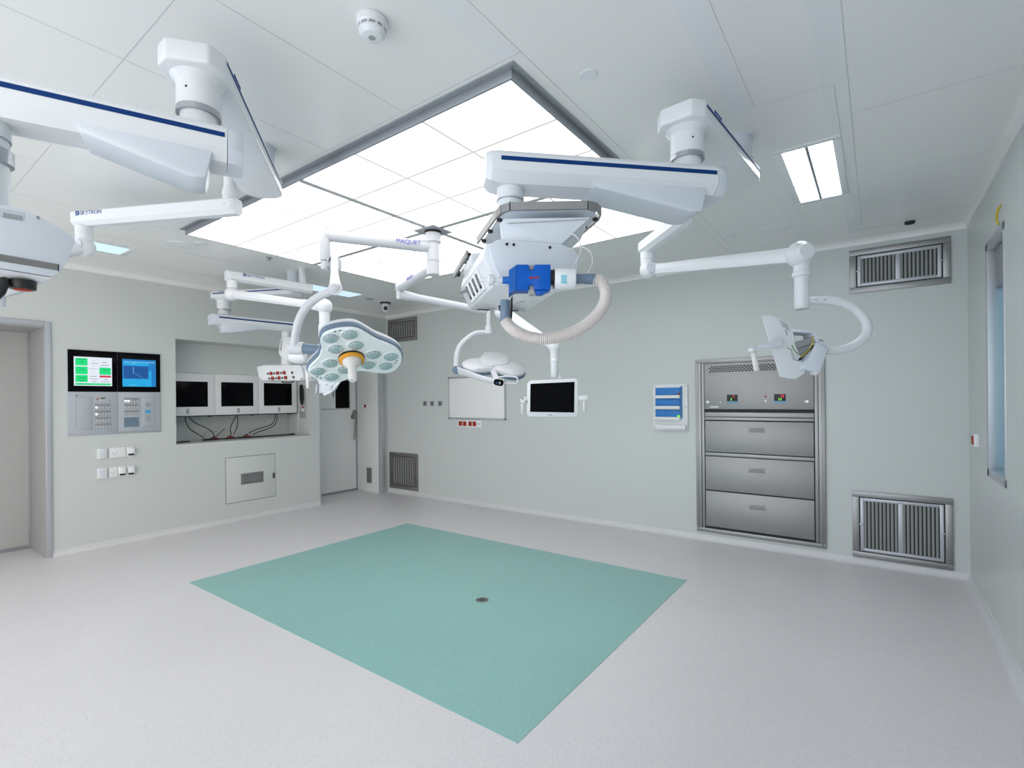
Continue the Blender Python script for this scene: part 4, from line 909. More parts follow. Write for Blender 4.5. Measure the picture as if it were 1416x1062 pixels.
# ============================================================ SKYTRON ARMS
def sky_arm(t, P0, P1, zb, ht=.085, wd=.085, logo_side=None, size=.024):
    """box extension arm between two vertical axes"""
    a = V((P0[0], P0[1], 0)); c_ = V((P1[0], P1[1], 0)); d = (c_-a).normalized(); n = V((-d.y, d.x, 0)); h = wd/2
    prof = [(-h, zb+ht-.012), (-h*.7, zb+ht), (h*.7, zb+ht), (h, zb+ht-.012), (h, zb+.022), (h*.45, zb), (-h*.45, zb), (-h, zb+.022)]
    L = (c_-a).length
    def R(s, sc): return [a+d*s+n*(q*sc)+ZU*z for q, z in prof]
    b = MB(); b.loft([R(-.055, .75), R(-.04, .98), R(-.03, 1), R(L+.03, 1), R(L+.045, .95), R(L+.055, .7)]); arm = b.build('extension_arm', 'white', t)
    b = MB()
    for s_ in (-1, 1): b.cyl(a+d*.0+n*s_*h*.98+ZU*(zb+ht*.6), a+n*s_*(h+.001)+ZU*(zb+ht*.6), .004, seg=8); b.cyl(c_+n*s_*h*.98+ZU*(zb+ht*.6), c_+n*s_*(h+.001)+ZU*(zb+ht*.6), .004, seg=8)
    b.build('screws', 'midgrey', arm)
    if logo_side:
        xd = d*logo_side[0]; s_ = logo_side[1]
        lettering('lettering', 'SKYTRON', size, a+d*(L*logo_side[2])+n*(h+.0005)*s_+ZU*(zb+ht-.036), xd, ZU, 'logo', arm, emblem=True)
    return arm
def stub(t, xy, z0, z1, r, name='spindle'):
    b = MB(); q = V((xy[0], xy[1], 0)); b.lathe(q+ZU*z0, (0, 0, 1), [(r, 0), (r, (z1-z0)*.45), (r+.003, (z1-z0)*.46), (r+.003, (z1-z0)*.52), (r+.001, (z1-z0)*.53), (r+.001, z1-z0)]); return b.build(name, 'white', t)

# arm below left pendant
LSP, LSJ = at(318, 260, 3.07), at(116, 325, 3.25)
t = thing('ceiling_boom', 'long white lettered extension arm below the near left pendant', 'ceiling arm', (LSP.x, LSP.y, H))
b = MB(); q = V((LSP.x, LSP.y, 0)); b.cyl(q+ZU*2.78, q+ZU*(H-.004), .034); b.cyl(q+ZU*(H-.01), q+ZU*H, .05); b.lathe(q+ZU*2.725, (0, 0, 1), [(.041, 0), (.042, .004), (.042, .028), (.041, .03), (.041, .032), (.045, .034), (.045, .055), (.034, .095)]); b.build('ceiling_post', 'white', t)
sky_arm(t, (LSP.x, LSP.y), (LSJ.x, LSJ.y), 2.645, .095, .10, (-1, 1, .97), .036)
stub(t, (LSJ.x, LSJ.y), 2.56, 2.646, .045)
kc = V((LSJ.x, LSJ.y, 2.515))
b = MB(); b.ball(kc, .062); b.cyl(kc+ZU*.02, kc+ZU*.05, .046); b.build('knuckle', 'white', t)
b = MB(); td = (at(70, 352, 3.05)-kc); b.tube([kc, kc+td*.5, kc+td*1.6], .042, 12); b.build('spring_arm', 'white', t)
b = MB(); b.cyl(kc-SH_F*.058, kc-SH_F*.064, .036); b.build('knuckle_cap', 'whiteb', t)

# rear left arm with screen hanging behind the big lamp
BSP, BSJ = V((-4.87, 2.95, 0)), at(321, 395, 4.75); BSJ.z = 0
t = thing('ceiling_boom', 'rear white double jointed arm on thin ceiling post behind big lamp', 'ceiling arm', (BSP.x, BSP.y, H))
b = MB(); b.cyl(BSP+ZU*2.72, BSP+ZU*(H-.004), .036); b.cyl(BSP+ZU*(H-.012), BSP+ZU*H, .048); b.build('ceiling_post', 'white', t)
dd = (BSP-BSJ).normalized()
sky_arm(t, (BSJ.x, BSJ.y), (BSP.x+dd.x*.04, BSP.y+dd.y*.04), 2.645, .095, .095, (1, -1, .16), .036)
stub(t, (BSJ.x, BSJ.y), 2.58, 2.65, .045)
k1 = at(321, 406.5, 4.75); k2 = at(448.5, 424, 4.3)
b = MB(); b.ball(k1, .066); b.cyl(k1+ZU*.03, k1+ZU*.08, .036); b.build('knuckle', 'white', t)
b = MB(); b.loft([[k1+ (k2-k1)*f_+(SH_F*(.03*math.cos(a))+ZU*(h_*math.sin(a))) for a in [2*PI*(i+.5)/8 for i in range(8)]] for f_, h_ in ((0, .045), (.3, .04), (.75, .036), (1, .05))]); b.build('spring_arm', 'white', t)
b = MB(); b.ball(k2, .068); b.build('elbow', 'white', t)
b = MB(); b.lathe(k2-ZU*.26, (0, 0, 1), [(.05, 0), (.05, .10), (.043, .105), (.046, .24)]); b.build('drop_post', 'white', t)
kk = at(451, 460, 4.3)
b = MB(); b.prism(pxs([(430, 478), (462, 470), (464, 530), (459, 540), (448, 544), (439, 544), (440, 528), (432, 520)], 4.22), FWD*.10, .012, 2); mh = b.build('monitor_body', 'whiteb', t)
b = MB(); b.cyl(kk-ZU*.14, kk, .045); b.build('drop_tube', 'white', t)
b = MB(); b.prism(pxs([(437, 531), (439.5, 531), (438, 545), (435.5, 545)], 4.2), FWD*.02, .003); b.prism(pxs([(449.5, 531), (452, 531), (452, 533), (449.5, 533)], 4.2), FWD*.01); b.prism(pxs([(456, 534), (459, 533), (459, 538), (456, 539)], 4.2), FWD*.01); b.build('side_fitting', 'alug', mh)
b = MB(); b.cyl(at(425, 512, 4.2), at(425.5, 537, 4.2), .016, .013, bev=.004); b.build('grip', 'grip', t)
b = MB(); b.tube(crs([at(*q) for q in [(448, 546, 4.22), (458, 541, 4.22), (466, 532, 4.2), (473, 523, 4.2), (482, 517, 4.2)]], 6), .012, 10); b.build('handle_bow', 'white', t)
b = MB(); b.loft([[at(x_, y_, 4.3)+SH_F*(r_*math.cos(a))+ZU*(r_*math.sin(a)) for a in [2*PI*i/20 for i in range(20)]] for x_, y_, r_ in ((399, 494, .02), (402, 494, .045), (410, 494.5, .055), (418, 495, .052), (423, 495, .04), (425, 495, .015))]); mo = b.build('rotary_joint', 'white', t)
lettering('mark', 'D.', .022, at(418.5, 493, 4.24), SH_R, ZU, 'logo', mo)

# right arm with turned monitor
RSP, RSJ = V((-.945, 3.03, 0)), V((-1.295, 3.389, 0))
t = thing('ceiling_boom', 'right white jointed arm with curved bow and turned open-backed monitor', 'ceiling arm', (RSP.x, RSP.y, H))
b = MB(); b.cyl(RSP+ZU*2.58, RSP+ZU*(H-.004), .036); b.cyl(RSP+ZU*(H-.012), RSP+ZU*H, .048); b.build('ceiling_post', 'white', t)
sky_arm(t, (RSP.x, RSP.y), (RSJ.x, RSJ.y), 2.515, .09, .10)
stub(t, (RSJ.x, RSJ.y), 2.43, 2.52, .046)
k1 = at(897.5, 373, 3.5); k2 = at(1106, 352, 2.7)
b = MB(); b.ball(k1, .064); b.build('knuckle', 'white', t)
b = MB(); b.cyl(k1-SH_F*.056, k1-SH_F*.066, .034); b.cyl(k1-SH_F*.066+ZU*.012, k1-SH_F*.068+ZU*.012, .004, seg=8, mi=1); b.build('knuckle_cap', ['whiteb', 'midgrey'], t)
b = MB(); b.loft([[k1.lerp(k2, f_)+(SH_F*(.034*math.cos(a))+ZU*(h_*math.sin(a))) for a in [2*PI*(i+.5)/8 for i in range(8)]] for f_, h_ in ((0, .042), (.12, .036), (.3, .04), (.85, .042), (1, .045))]); b.build('spring_arm', 'white', t)
b = MB(); b.ball(k2, .070); b.cyl(k2-SH_F*.05, k2-SH_F*.070, .048, .040); b.build('elbow', 'white', t)
ax_ = at(1109, 400, 2.7)
def px_on(py, d=2.7, pxx=1109): return at(pxx, py, d)
b = MB(); b.lathe(px_on(427.5), ZU, [(.034, 0), (.037, .006), (.037, px_on(383).z-px_on(427.5).z), (.047, px_on(382.5).z-px_on(427.5).z), (.047, px_on(377).z-px_on(427.5).z), (.041, px_on(376).z-px_on(427.5).z), (.041, px_on(362).z-px_on(427.5).z)])
for yy in (388, 408.5): b.ball(at(1112.5, yy, 2.665), .007, seg=10)
b.build('drop_post', 'white', t)
bow = crs([at(*q) for q in [(1114, 416.5, 2.70), (1126, 415.5, 2.69), (1145, 415.5, 2.68), (1165, 419, 2.67), (1184, 429, 2.66), (1196, 443, 2.65), (1199, 454, 2.645), (1196, 465, 2.64), (1186, 475, 2.635), (1170, 482, 2.63), (1152, 485.5, 2.63), (1143, 485, 2.63)]], 8)
n_ = len(bow); b = MB(); b.tube(bow, [.017+.007*min(1, math.sin(PI*i/(n_-1))*1.5) for i in range(n_)], 18); bo = b.build('bow', 'white', t)
b = MB()
for xx in (1128.5, 1141): b.ball(at(xx, 414.5, 2.66), .004, seg=8)
b.build('screws', 'midgrey', bo)
# monitor seen along its screen plane: profile extruded away from the camera
D1 = 2.58
mprof = [(1053.5, 437), (1056, 435.8), (1068, 436), (1080, 440), (1090, 447), (1096, 456), (1099, 467), (1102, 481), (1108, 495), (1113, 510), (1113, 516), (1101, 524), (1090, 523.5), (1078, 521)]
wdir = ray(1060, 474).normalized()
b = MB(); b.prism(pxs(mprof, D1), wdir*.36, .010, 3); mo = b.build('monitor_shell', 'white', t)
mo['label'] = 'white monitor shell turned away from view'
b = MB()
for i in range(4): b.tube(pxs([(1078.5+i*.9, 443.2+i*2.6), (1084.5+i*.75, 446.5+i*2.35), (1090.5+i*.6, 451.2+i*2.1)], D1-.001), .0011, 6)
b.prism(pxs([(1085.5, 456), (1087, 456), (1089, 464), (1088, 464)], D1-.002), FWD*.004); b.build('vent_slots', 'midgrey', mo)
b = MB(); b.tube(pxs([(1088, 481), (1094, 483), (1097.5, 497), (1104, 499), (1110, 497)], D1-.002), .0022, 6); b.build('seam', 'grey', mo)
# bracket holding the sterile grip
b = MB(); b.prism(pxs([(1046, 478.5), (1060, 475.5), (1080, 465.5), (1084, 479), (1064, 481), (1046, 482)], D1-.03), FWD*.012, .002); b.prism(pxs([(1038, 480.5), (1046, 478), (1047, 482), (1039, 484.5)], D1-.035), FWD*.03, .003); hbk = b.build('handle_bracket', 'whiteb', t)
b = MB(); b.cyl(at(1040.5, 486.5, D1-.02), at(1040, 482, D1-.02), .020, .019, bev=.002); b.cyl(at(1041.5, 487, D1-.02), at(1046.5, 513, D1-.02), .013, .014, bev=.004); b.build('grip', 'grip', hbk)
# open junction box between monitor and bow
D2 = 2.60
b = MB()
def plate(q, th=.004, d=D2, mi=0): b.prism(pxs(q, d), FWD*th, mi=mi)
b.prism(pxs([(1096, 454.5), (1124, 458), (1127, 461), (1098, 458.5)], D2-.03), FWD*.11, .001)
b.prism(pxs([(1124, 458), (1127, 459.5), (1145, 480), (1144, 484), (1129, 473)], D2-.03), FWD*.10, .002)
b.prism(pxs([(1129, 473.5), (1145, 483), (1136, 508), (1133, 515.5), (1110.5, 510)], D2-.05), FWD*.14, .002)
b.prism(pxs([(1100, 455), (1113, 459), (1113, 462), (1101, 459)], D2+.06), FWD*.02, .001)
jb_ = b.build('junction_box', 'whiteb', t)
b = MB(); b.prism(pxs([(1124.5, 518), (1127.5, 507), (1133, 508), (1132.5, 517), (1129, 519)], D2-.04), FWD*.03, .003); b.build('box_lug', 'grip', jb_)
b = MB(); b.prism(pxs([(1098, 473), (1125, 466), (1128, 474), (1100, 482)], D2-.02), FWD*.03, .002, mi=0); b.prism(pxs([(1100, 482), (1127, 475), (1118, 502), (1108, 505)], D2-.006), FWD*.02, .001, mi=1); b.build('power_module', ['midgrey', 'grey'], jb_)
b = MB(); b.tube(crs(pxs([(1124.5, 464), (1124, 472), (1120, 482), (1113, 489), (1107, 494)], D2-.05), 6), .0026, 8); b.build('earth_wire', 'yellow', jb_)
b = MB(); b.tube(crs(pxs([(1095, 477), (1098, 484), (1103, 489), (1108, 491)], D2-.05), 6), .0024, 8); b.build('green_wire', 'greenw', jb_)
for i in range(3):
    b = MB(); b.tube(crs(pxs([(1125-i, 477+i*2), (1118-i, 484+i*2), (1110, 491+i), (1104.5+i, 498)], D2-.046), 6), .0032, 8); b.build('black_wire', 'cable', jb_)
b = MB(); q = at(1135.5, 470.5, D2-.035)
for i in (-1, 0, 1): b.ball(at(1135.5+i*2, 470.5+i*.6, D2-.034), .005, seg=10)
b.build('screws', 'alug', jb_)

# middle arm with the wall facing monitor
MSP = V((-2.88, 4.09, 0))
t = thing('boom_monitor', 'white monitor with two handles hanging in front of the back wall', 'ceiling arm', (MSP.x, MSP.y, H))
k1 = at(694, 431, 4.75); k2 = at(762, 476, 4.42)
MSP = V((k1.x, k1.y, 0)); t.location = (k1.x, k1.y, H); ORG[t] = V((k1.x, k1.y, H))
b = MB(); b.cyl(MSP+ZU*(k1.z+.05), MSP+ZU*(LZ-.009), .034); b.build('ceiling_post', 'white', t)
b = MB(); b.ball(k1, .07); b.build('knuckle', 'white', t)
b = MB(); b.loft([[k1.lerp(k2, f_)+(SH_F*(w_*math.cos(a))+(ZU*.85+SH_R*.5)*(h_*math.sin(a))) for a in [2*PI*(i+.5)/12 for i in range(12)]] for f_, w_, h_ in ((0, .04, .055), (.1, .045, .06), (.8, .035, .045), (1.0, .035, .04))]); b.build('spring_arm', 'white', t)
b = MB(); b.loft([[at(766.5, y_, 4.42)+SH_R*(r_*math.cos(a))+SH_F*(r_*math.sin(a)) for a in [2*PI*i/24 for i in range(24)]] for y_, r_ in ((473.5, .03), (475, .05), (480, .056), (484, .046), (487, .036), (497, .034), (497.5, .037), (500, .037), (500.5, .033), (520, .031), (522, .024))]); b.build('drop_post', 'white', t)
b = MB(); b.tube(crs(pxs([(766, 518, ), (771, 518.5), (774, 522), (773, 528)], 4.44), 6), .012, 10); b.build('tilt_bracket', 'white', t)
DM = 4.40
b = MB(); b.prism(pxs([(729, 530), (733, 526.3), (795, 523.2), (799.5, 526), (799.8, 573), (796, 577.2), (732, 577), (728.5, 573)], DM), FWD*.05, .008, 3); mm_ = b.build('monitor', 'white', t)
b = MB(); b.prism(pxs([(733.5, 530.7), (794.5, 528), (794, 570.5), (733, 569.5)], DM-.002), FWD*.003); b.build('screen', 'screen', mm_)
b = MB(); b.prism(pxs([(758, 573), (764, 573.2), (764, 574.5), (758, 574.3)], DM-.002), FWD*.003); b.build('maker_mark', 'grey', mm_)
for sgn, q0, gx, nm in [(-1, [(728.5, 548.5), (723, 549), (719.5, 552), (719.5, 556.5), (724, 558), (728.5, 556)], 722.3, 'left'), (1, [(799.5, 547.5), (812.5, 546.5), (813.5, 553), (811, 555.5), (799.5, 553)], 807.8, 'right')]:
    b = MB(); b.prism(pxs(q0, DM+.0), FWD*.035, .005, mi=0)
    if sgn < 0: b.cyl(at(727.5, 555.5, DM-.004), at(727.5, 555.5, DM+.02), .012, mi=1); b.cyl(at(722.5, 551, DM-.006), at(722.5, 551, DM+.02), .010, mi=1)
    hh = b.build('handle_mount', ['white', 'midgrey'], mm_)
    y0 = 558 if sgn < 0 else 555
    b = MB(); b.cyl(at(gx, y0, DM+.01), at(gx, y0+(16 if sgn < 0 else 14.5), DM+.01), .013, .011, bev=.004); b.build('grip', 'grip', hh)

# ============================================================ SURGICAL LIGHT
SL = thing('surgical_light', 'ceiling mounted surgical light with two trefoil lamp heads from one column', 'surgical light', (LCX, LCY, LZ))
c0 = V((LCX, LCY, 0))
b = MB(); hs = .108; b.box((LCX-hs, LCY-hs, LZ-.020), (LCX+hs, LCY+hs, LZ-.0115), .001, M4=Matrix.Translation((LCX, LCY, 0)) @ Matrix.Rotation(0, 4, 'Z') @ Matrix.Translation((-LCX, -LCY, 0))); b.build('ceiling_plate', 'alug', SL)
b = MB(); b.cyl(c0+ZU*(LZ-.036), c0+ZU*(LZ-.0195), .066, mi=1); b.lathe(c0+ZU*2.745, (0, 0, 1), [(.056, 0), (.063, .004), (.063, LZ-.028-2.745)], mi=0); b.build('collar', ['whitedim', 'black'], SL)
b = MB(); b.lathe(c0+ZU*2.49, (0, 0, 1), [(.044, 0), (.05, .005), (.05, .27)]); b.cyl(c0+ZU*2.600-SH_F*.049, c0+ZU*2.600-SH_F*.052, .004, seg=8, mi=1); b.build('column', ['whitedim', 'grey'], SL)
b = MB(); b.lathe(c0+ZU*2.598, (0, 0, 1), [(.048, 0), (.0515, 0), (.0515, .004), (.048, .004)]); b.build('column_ring', 'grey', SL)
# arm and post of the big lamp
p1 = at(449.5, 335, 3.67); a1 = V((p1.x, p1.y, 0)); da = (a1-c0).normalized(); na = V((-da.y, da.x, 0))
za, hb2 = 2.715, .048
b = MB(); n = 14
b.loft([[c0.lerp(a1, f_)+na*(.042*math.cos(a))+ZU*(za+hb2*h_*math.sin(a)) for a in [2*PI*(i+.5)/n for i in range(n)]] for f_, h_ in ((.03, 1), (1.0, .82))]); am = b.build('arm', 'whitedim', SL)
sgn = -1 if na.dot(-FWD) < 0 else 1
lettering('lettering', 'MAQUET', .047, c0.lerp(a1, .37)+na*sgn*.0435+ZU*(za-.008), -da if (-da).dot(RT) > 0 else da, ZU, 'maq', am)
b = MB(); b.lathe(a1+ZU*2.53, (0, 0, 1), [(.034, 0), (.037, .005), (.037, .235), (.032, .247)]); b.build('arm_post', 'whitedim', SL)
b = MB(); b.lathe(a1+ZU*2.465, (0, 0, 1), [(.026, 0), (.03, .006), (.03, .06)]); b.build('post_drum', 'whitedim', SL)
jc = at(462, 365, 3.62)
for dx in (-.036, .028):
    b = MB(); q = jc+SH_R*dx; b.cyl(q, q+SH_R*.012, .048); b.build('joint_disc', 'alug', SL)
b = MB(); q1, q2, q3, q4 = at(462, 357, 3.62), at(462.5, 378, 3.32), at(463, 392, 3.08), at(463.5, 400, 2.98)
def rr(q, a_, b_): return [q+SH_R*(a_*math.cos(a))+ZU*(b_*math.sin(a)) for a in [2*PI*(i+.5)/16 for i in range(16)]]
b.loft([rr(q1, .027, .03), rr(q2, .026, .03), rr(q3, .034, .034), rr(q4, .042, .036)]); b.build('spring_arm', 'whitedim', SL)
b = MB(); b.ball(at(463.5, 399, 3.0), .042, (1, 1, .8)); b.build('elbow', 'whitedim', SL)
bow = crs([at(*q) for q in [(470, 400, 3.0), (456, 403.5, 3.0), (440, 411, 3.01), (426, 422, 3.02), (416, 437, 3.03), (410, 455, 3.05), (407, 474, 3.07), (406.5, 483, 3.08)]], 8)
b = MB(); b.tube(bow, [.021+.004*math.sin(PI*i/(len(bow)-1)) for i in range(len(bow))], 16); b.build('curved_arm', 'whitedim', SL)
b = MB(); b.cyl(at(400.5, 481.5, 3.09), at(420.5, 481.8, 3.09), .039, bev=.004); b.build('pivot_sleeve', 'whitedim', SL)
b = MB(); b.cyl(at(420.5, 482, 3.09), at(450, 484.5, 3.09), .032, bev=.002); b.build('pivot_tube', 'greyb', SL)

TAB = [(0, .337), (10, .333), (20, .322), (26, .305), (32, .274), (38, .242), (46, .206), (54, .180), (60, .172)]
ASYM = [(-180, .187), (-160, .20), (-146, .262), (-134, .30), (-118, .303), (-100, .30), (-88, .264), (-75, .237), (-60, .230), (-45, .252), (-30, .285), (-18, .308), (0, .33), (15, .337), (23, .335), (31, .295), (39, .228), (50, .178), (62, .162), (72, .188), (82, .25), (91, .305), (100, .318), (118, .32), (133, .312), (143, .285), (155, .228), (168, .192), (180, .187)]
def asym_r(d):
    d = (d+180) % 360-180
    return sum(_as(d+q)*w for q, w in ((-5, .25), (0, .5), (5, .25)))
def _as(d):
    d = (d+180) % 360-180
    for (a0, r0), (a1, r1) in zip(ASYM, ASYM[1:]):
        if d <= a1+1e-6: return r0+(r1-r0)*(d-a0)/(a1-a0)
    return ASYM[-1][1]
def lobe_r(p):
    for (a0, r0), (a1, r1) in zip(TAB, TAB[1:]):
        if p <= a1+1e-6: return r0+(r1-r0)*(p-a0)/(a1-a0)
    return TAB[-1][1]
def lamp_head(t, c, u, v, down, full, R=.33, scale=1.0):
    """trefoil head: u points at a lobe, v across, down = light direction; rim, shell and face"""
    u = u.normalized(); v = v.normalized(); n = -down.normalized()
    def outl(k, off):
        out = []
        for i in range(96):
            a = 2*PI*i/96; ph = abs((math.degrees(a)+60) % 120-60)
            r = asym_r(math.degrees(a)) if full else lobe_r(ph)*scale
            r = r*k if k <= 1 else r+(k-1)*.3
            out.append(c+u*(r*math.cos(a))+v*(r*math.sin(a))+n*off)
        return out
    b = MB(); b.loft([outl(.97, -.004), outl(.985, .002), outl(.985, .01)]); hd = b.build('lamp_head', 'lampface', t)
    hd['label'] = 'trefoil head with lenses facing the room' if full else 'trefoil head seen from behind'
    b = MB(); b.loft([outl(1.0, .008), outl(1.012, .014), outl(1.012, .036), outl(1.0, .042)]); b.build('rim_band', 'greyb', hd)
    b = MB(); b.loft([outl(1.005, .041), outl(1.0, .058), outl(.93, .078), outl(.75, .092), outl(.4, .10), outl(.1, .102)]); b.build('shell', 'whitedim', hd)
    for L_ in range(3):
        a = 2*PI*L_/3; ru = u*math.cos(a)+v*math.sin(a); rv = -u*math.sin(a)+v*math.cos(a)
        for r_, tt in ((.128, -.062), (.128, .062), (.245, -.057), (.245, .057)):
            q = c+ru*r_*scale+rv*tt*scale
            b = MB(); rl = .0495*scale
            b.lathe(q-n*.0035, -n, [(rl*1.08, 0), (rl*1.08, .004), (rl*.98, .0045)], seg=24, mi=2)
            b.lathe(q-n*.004, -n, [(rl*.98, 0), (rl*.93, .006), (rl*.6, .012), (rl*.25, .014), (.001, .0145)], seg=24, mi=0)
            rnd = random.random()*6
            for k_ in range(9):
                aa = rnd+k_*2*PI/9; w1 = .16
                pa = [q-n*.0105+(u*math.cos(aa+s_)+v*math.sin(aa+s_))*rl*f_ for s_, f_ in ((-w1, .84), (w1, .84), (w1*.7, .60), (-w1*.7, .60))]
                pa = [p_-n*(.003 if i_ < 2 else .0065) for i_, p_ in enumerate(pa)]
                b.prism(pa, -n*.001, mi=1)
            b.build('lens', ['lens', 'lensf', 'lampface'], hd)
    b = MB()
    for L_ in range(3):
        a = 2*PI*L_/3
        ru = u*math.cos(a)+v*math.sin(a); rv = -u*math.sin(a)+v*math.cos(a)
        for tt in (-.014, .014): b.cyl(c+ru*.30*scale+rv*tt-n*.003, c+ru*.30*scale+rv*tt-n*.007, .007, seg=10)
    b.build('latch_pins', 'alug', hd)
    return hd
k_ = 3.1/F
cB = at(485.96, 493.8, 3.1)
u_ = V((.358, .932, -.056)); v_ = V((-.819, .285, -.498))
dn = u_.cross(v_).normalized()
if dn.dot(FWD) > 0: dn = -dn
hd = lamp_head(SL, cB, u_, v_, dn, True, scale=.95)
# centre ring and sterile handle
b = MB(); b.lathe(cB+dn*.004, dn, [(.078, 0), (.078, .012), (.066, .014)], mi=0); b.build('centre_collar', 'black', hd)
b = MB(); b.lathe(cB+dn*.014, dn, [(.077, 0), (.074, .016), (.060, .020), (.05, .014)], mi=0); b.build('orange_ring', 'orange', hd)
hd2 = (at(486.5, 523, 3.02)-(cB+dn*.02)).normalized()
b = MB(); b.lathe(cB+dn*.024, dn, [(.058, 0), (.056, .02), (.042, .04), (.026, .055)]); b.lathe(cB+dn*.05, (hd2+dn*.25), [(.030, 0), (.027, .03), (.026, .115), (.021, .124)]); b.build('sterile_handle', 'grip', hd)

# second, smaller arm of the same light
p2 = at(552.5, 398, 4.68); a2 = V((p2.x, p2.y, 0)); db = (a2-c0).normalized(); nb_ = V((-db.y, db.x, 0)); zb2 = 2.555
b = MB(); b.loft([[c0.lerp(a2, f_)+nb_*(.042*math.cos(a))+ZU*(zb2+.045*h_*math.sin(a)) for a in [2*PI*(i+.5)/14 for i in range(14)]] for f_, h_ in ((.03, 1), (1.0, .85))]); am2 = b.build('arm', 'whitedim', SL)
sg = 1 if nb_.dot(-FWD) > 0 else -1
lettering('lettering', 'MAQUET', .04, c0.lerp(a2, .62)+nb_*sg*.0435+ZU*(zb2-.005), -db if (-db).dot(RT) > 0 else db, ZU, 'maq', am2)
zt, zl = at(552.5, 390, 4.68).z, at(552.5, 414, 4.68).z
b = MB(); b.lathe(a2+ZU*zl, (0, 0, 1), [(.026, 0), (.03, .006), (.03, .075), (.038, .078), (.038, zt-zl-.01), (.03, zt-zl)]); b.build('arm_post', 'whitedim', SL)
s1_, s2_ = at(557, 409, 4.68), at(672, 431, 4.88)
b = MB(); b.loft([[s1_.lerp(s2_, f_)+SH_F*(.035*math.cos(a))+ZU*(h_*math.sin(a)+.008) for a in [2*PI*(i+.5)/14 for i in range(14)]] for f_, h_ in ((-.015, .02), (.0, .045), (.08, .042), (.18, .034), (.9, .034), (1.0, .03))]); b.build('spring_arm', 'whitedim', SL)
D4 = 4.88
b = MB(); b.loft([[at(x_, y_, D4)+SH_R*(r_*math.cos(a))+SH_F*(r_*math.sin(a)) for a in [2*PI*i/20 for i in range(20)]] for x_, y_, r_ in ((675.5, 428, .022), (676, 450, .025), (676, 450.5, .036), (676.5, 461, .044), (676.5, 462.5, .034))]); b.build('drop_post', 'whitedim', SL)
bow = crs([at(*q) for q in [(679, 459.5, D4), (668, 459.5, D4), (657, 461, D4-.01), (645, 469, D4-.02), (636, 479, D4-.03), (631.5, 492, D4-.04), (631, 505, D4-.05), (631, 510, D4-.05)]], 8)
b = MB(); b.tube(bow, [.022+.006*i/(len(bow)-1) for i in range(len(bow))], 16); b.build('curved_arm', 'whitedim', SL)
hub = at(631.5, 512, D4-.05)
b = MB(); b.cyl(hub-FWD*.035+SH_R*.0, hub+FWD*.05, .043, bev=.004); hb_ = b.build('pivot_hub', 'whitedim', SL)
b = MB(); b.cyl(hub-FWD*.036, hub-FWD*.040, .040); b.build('hub_cap', 'greyb', hb_)
c2 = at(683, 511, D4+.06)
nm = (-FWD*.40+ZU*.90+SH_R*.12).normalized()           # back of the head turned to the viewer
u2_ = (SH_F*1.0); u2_ = (u2_-nm*u2_.dot(nm)).normalized(); v2_ = nm.cross(u2_)
hd2_ = lamp_head(SL, c2, u2_, v2_, -nm, False, scale=.98)
b = MB(); b.loft([[c2+nm*(.09+.001*0)+ (u2_*math.cos(a)+v2_*math.sin(a))*r_+nm*h_ for a in [2*PI*i/32 for i in range(32)]] for r_, h_ in ((.15, 0), (.14, .02), (.1, .03))]); b.build('shell_dome', 'whitedim', hd2_)
b = MB(); yk = crs([at(*q) for q in [(633, 512, D4-.10), (645, 516, D4-.20), (660, 521, D4-.28), (676, 525.5, D4-.32), (686, 528, D4-.33)]], 6)
b.loft([[q+SH_F*(.014*math.cos(a))+(ZU*.97-SH_R*.2)*(w_*math.sin(a)) for a in [2*PI*(i+.5)/12 for i in range(12)]] for q, w_ in zip(yk, [.040-.018*i/(len(yk)-1) for i in range(len(yk))])]); yo = b.build('yoke', 'whitedim', SL)
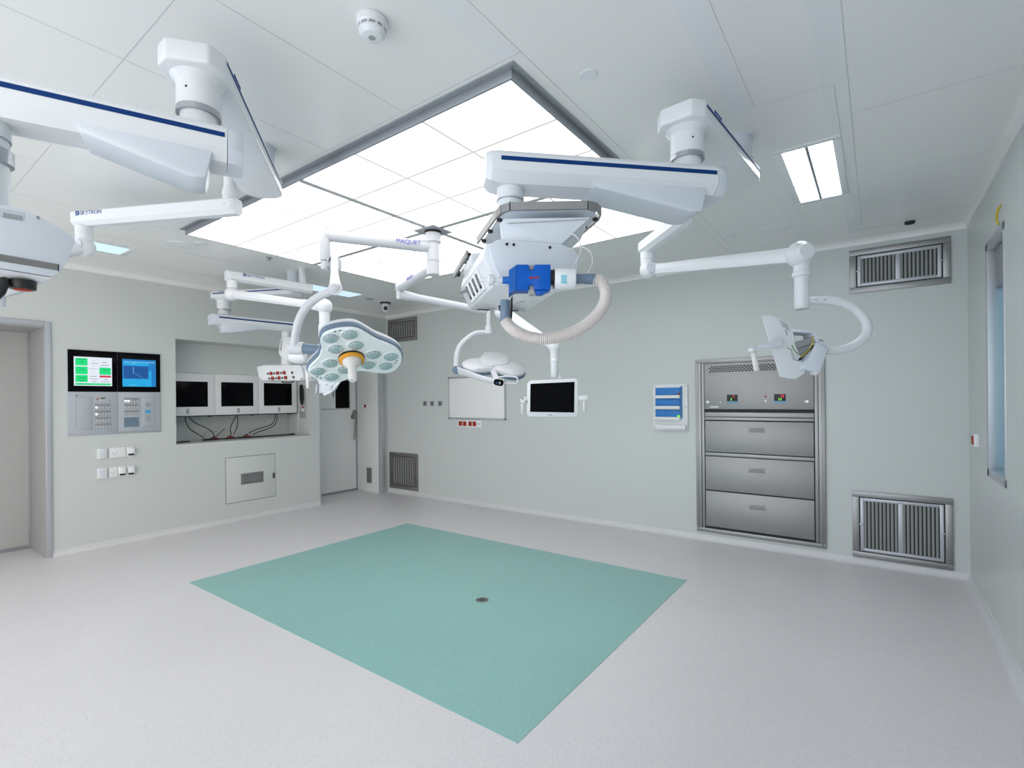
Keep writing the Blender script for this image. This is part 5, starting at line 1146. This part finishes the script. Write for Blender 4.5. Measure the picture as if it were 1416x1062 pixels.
b = MB(); b.tube(crs([at(*q) for q in [(686, 522.5, D4-.33), (700, 520.5, D4-.33), (713, 521.5, D4-.33), (716, 525, D4-.33), (713, 530.5, D4-.33), (700, 530, D4-.33), (688, 530.5, D4-.33)]], 6), .0085, 10); b.build('handle_loop', 'whitedim', yo)
b = MB(); b.prism(pxs([(683, 526), (685, 524), (694, 525), (696.5, 527), (695.5, 532.5), (693, 534), (684.5, 532.5), (682.5, 530)], D4-.37), FWD*.05, .004, mi=0); b.prism(pxs([(686, 528.3), (688, 528.5), (687.8, 530.3), (685.8, 530.1)], D4-.372), FWD*.003, mi=1); b.prism(pxs([(690, 527.7), (692.5, 528), (692.3, 531.5), (689.8, 531.2)], D4-.372), FWD*.003, mi=2); b.build('touch_display', ['screen', 's_navy', 'midgrey'], yo)
b = MB(); b.loft([[at(x_, y_, d_)+SH_R*(r_*math.cos(a))+ZU*(r_*math.sin(a)) for a in [2*PI*i/18 for i in range(18)]] for x_, y_, d_, r_ in ((682.5, 514, D4-.08, .032), (683.5, 518, D4-.2, .031), (686, 524, D4-.33, .03), (687, 526, D4-.345, .02))]); b.build('centre_grip', 'whitedim', yo)

# ================================================================ LIGHT
# added fill from the world, let in by omitting the wall behind the photographer: warmer to one side, cooler to the other
wd = bpy.data.worlds.new('world'); SC.world = wd; wd.use_nodes = True
nt = wd.node_tree; bg = nt.nodes['Background']
tc = nt.nodes.new('ShaderNodeTexCoord'); sx = nt.nodes.new('ShaderNodeSeparateXYZ'); rm = nt.nodes.new('ShaderNodeMapRange')
rm.inputs['From Min'].default_value = -.8; rm.inputs['From Max'].default_value = .8
mx = nt.nodes.new('ShaderNodeMix'); mx.data_type = 'RGBA'
mx.inputs['A'].default_value = (1.04, 1.25, 1.46, 1); mx.inputs['B'].default_value = (1.62, 1.50, 1.38, 1)
nt.links.new(tc.outputs['Generated'], sx.inputs[0]); nt.links.new(sx.outputs['X'], rm.inputs['Value'])
nt.links.new(rm.outputs['Result'], mx.inputs['Factor']); nt.links.new(mx.outputs['Result'], bg.inputs['Color'])
bg.inputs['Strength'].default_value = 1.74
SC.view_settings.exposure = 0.0
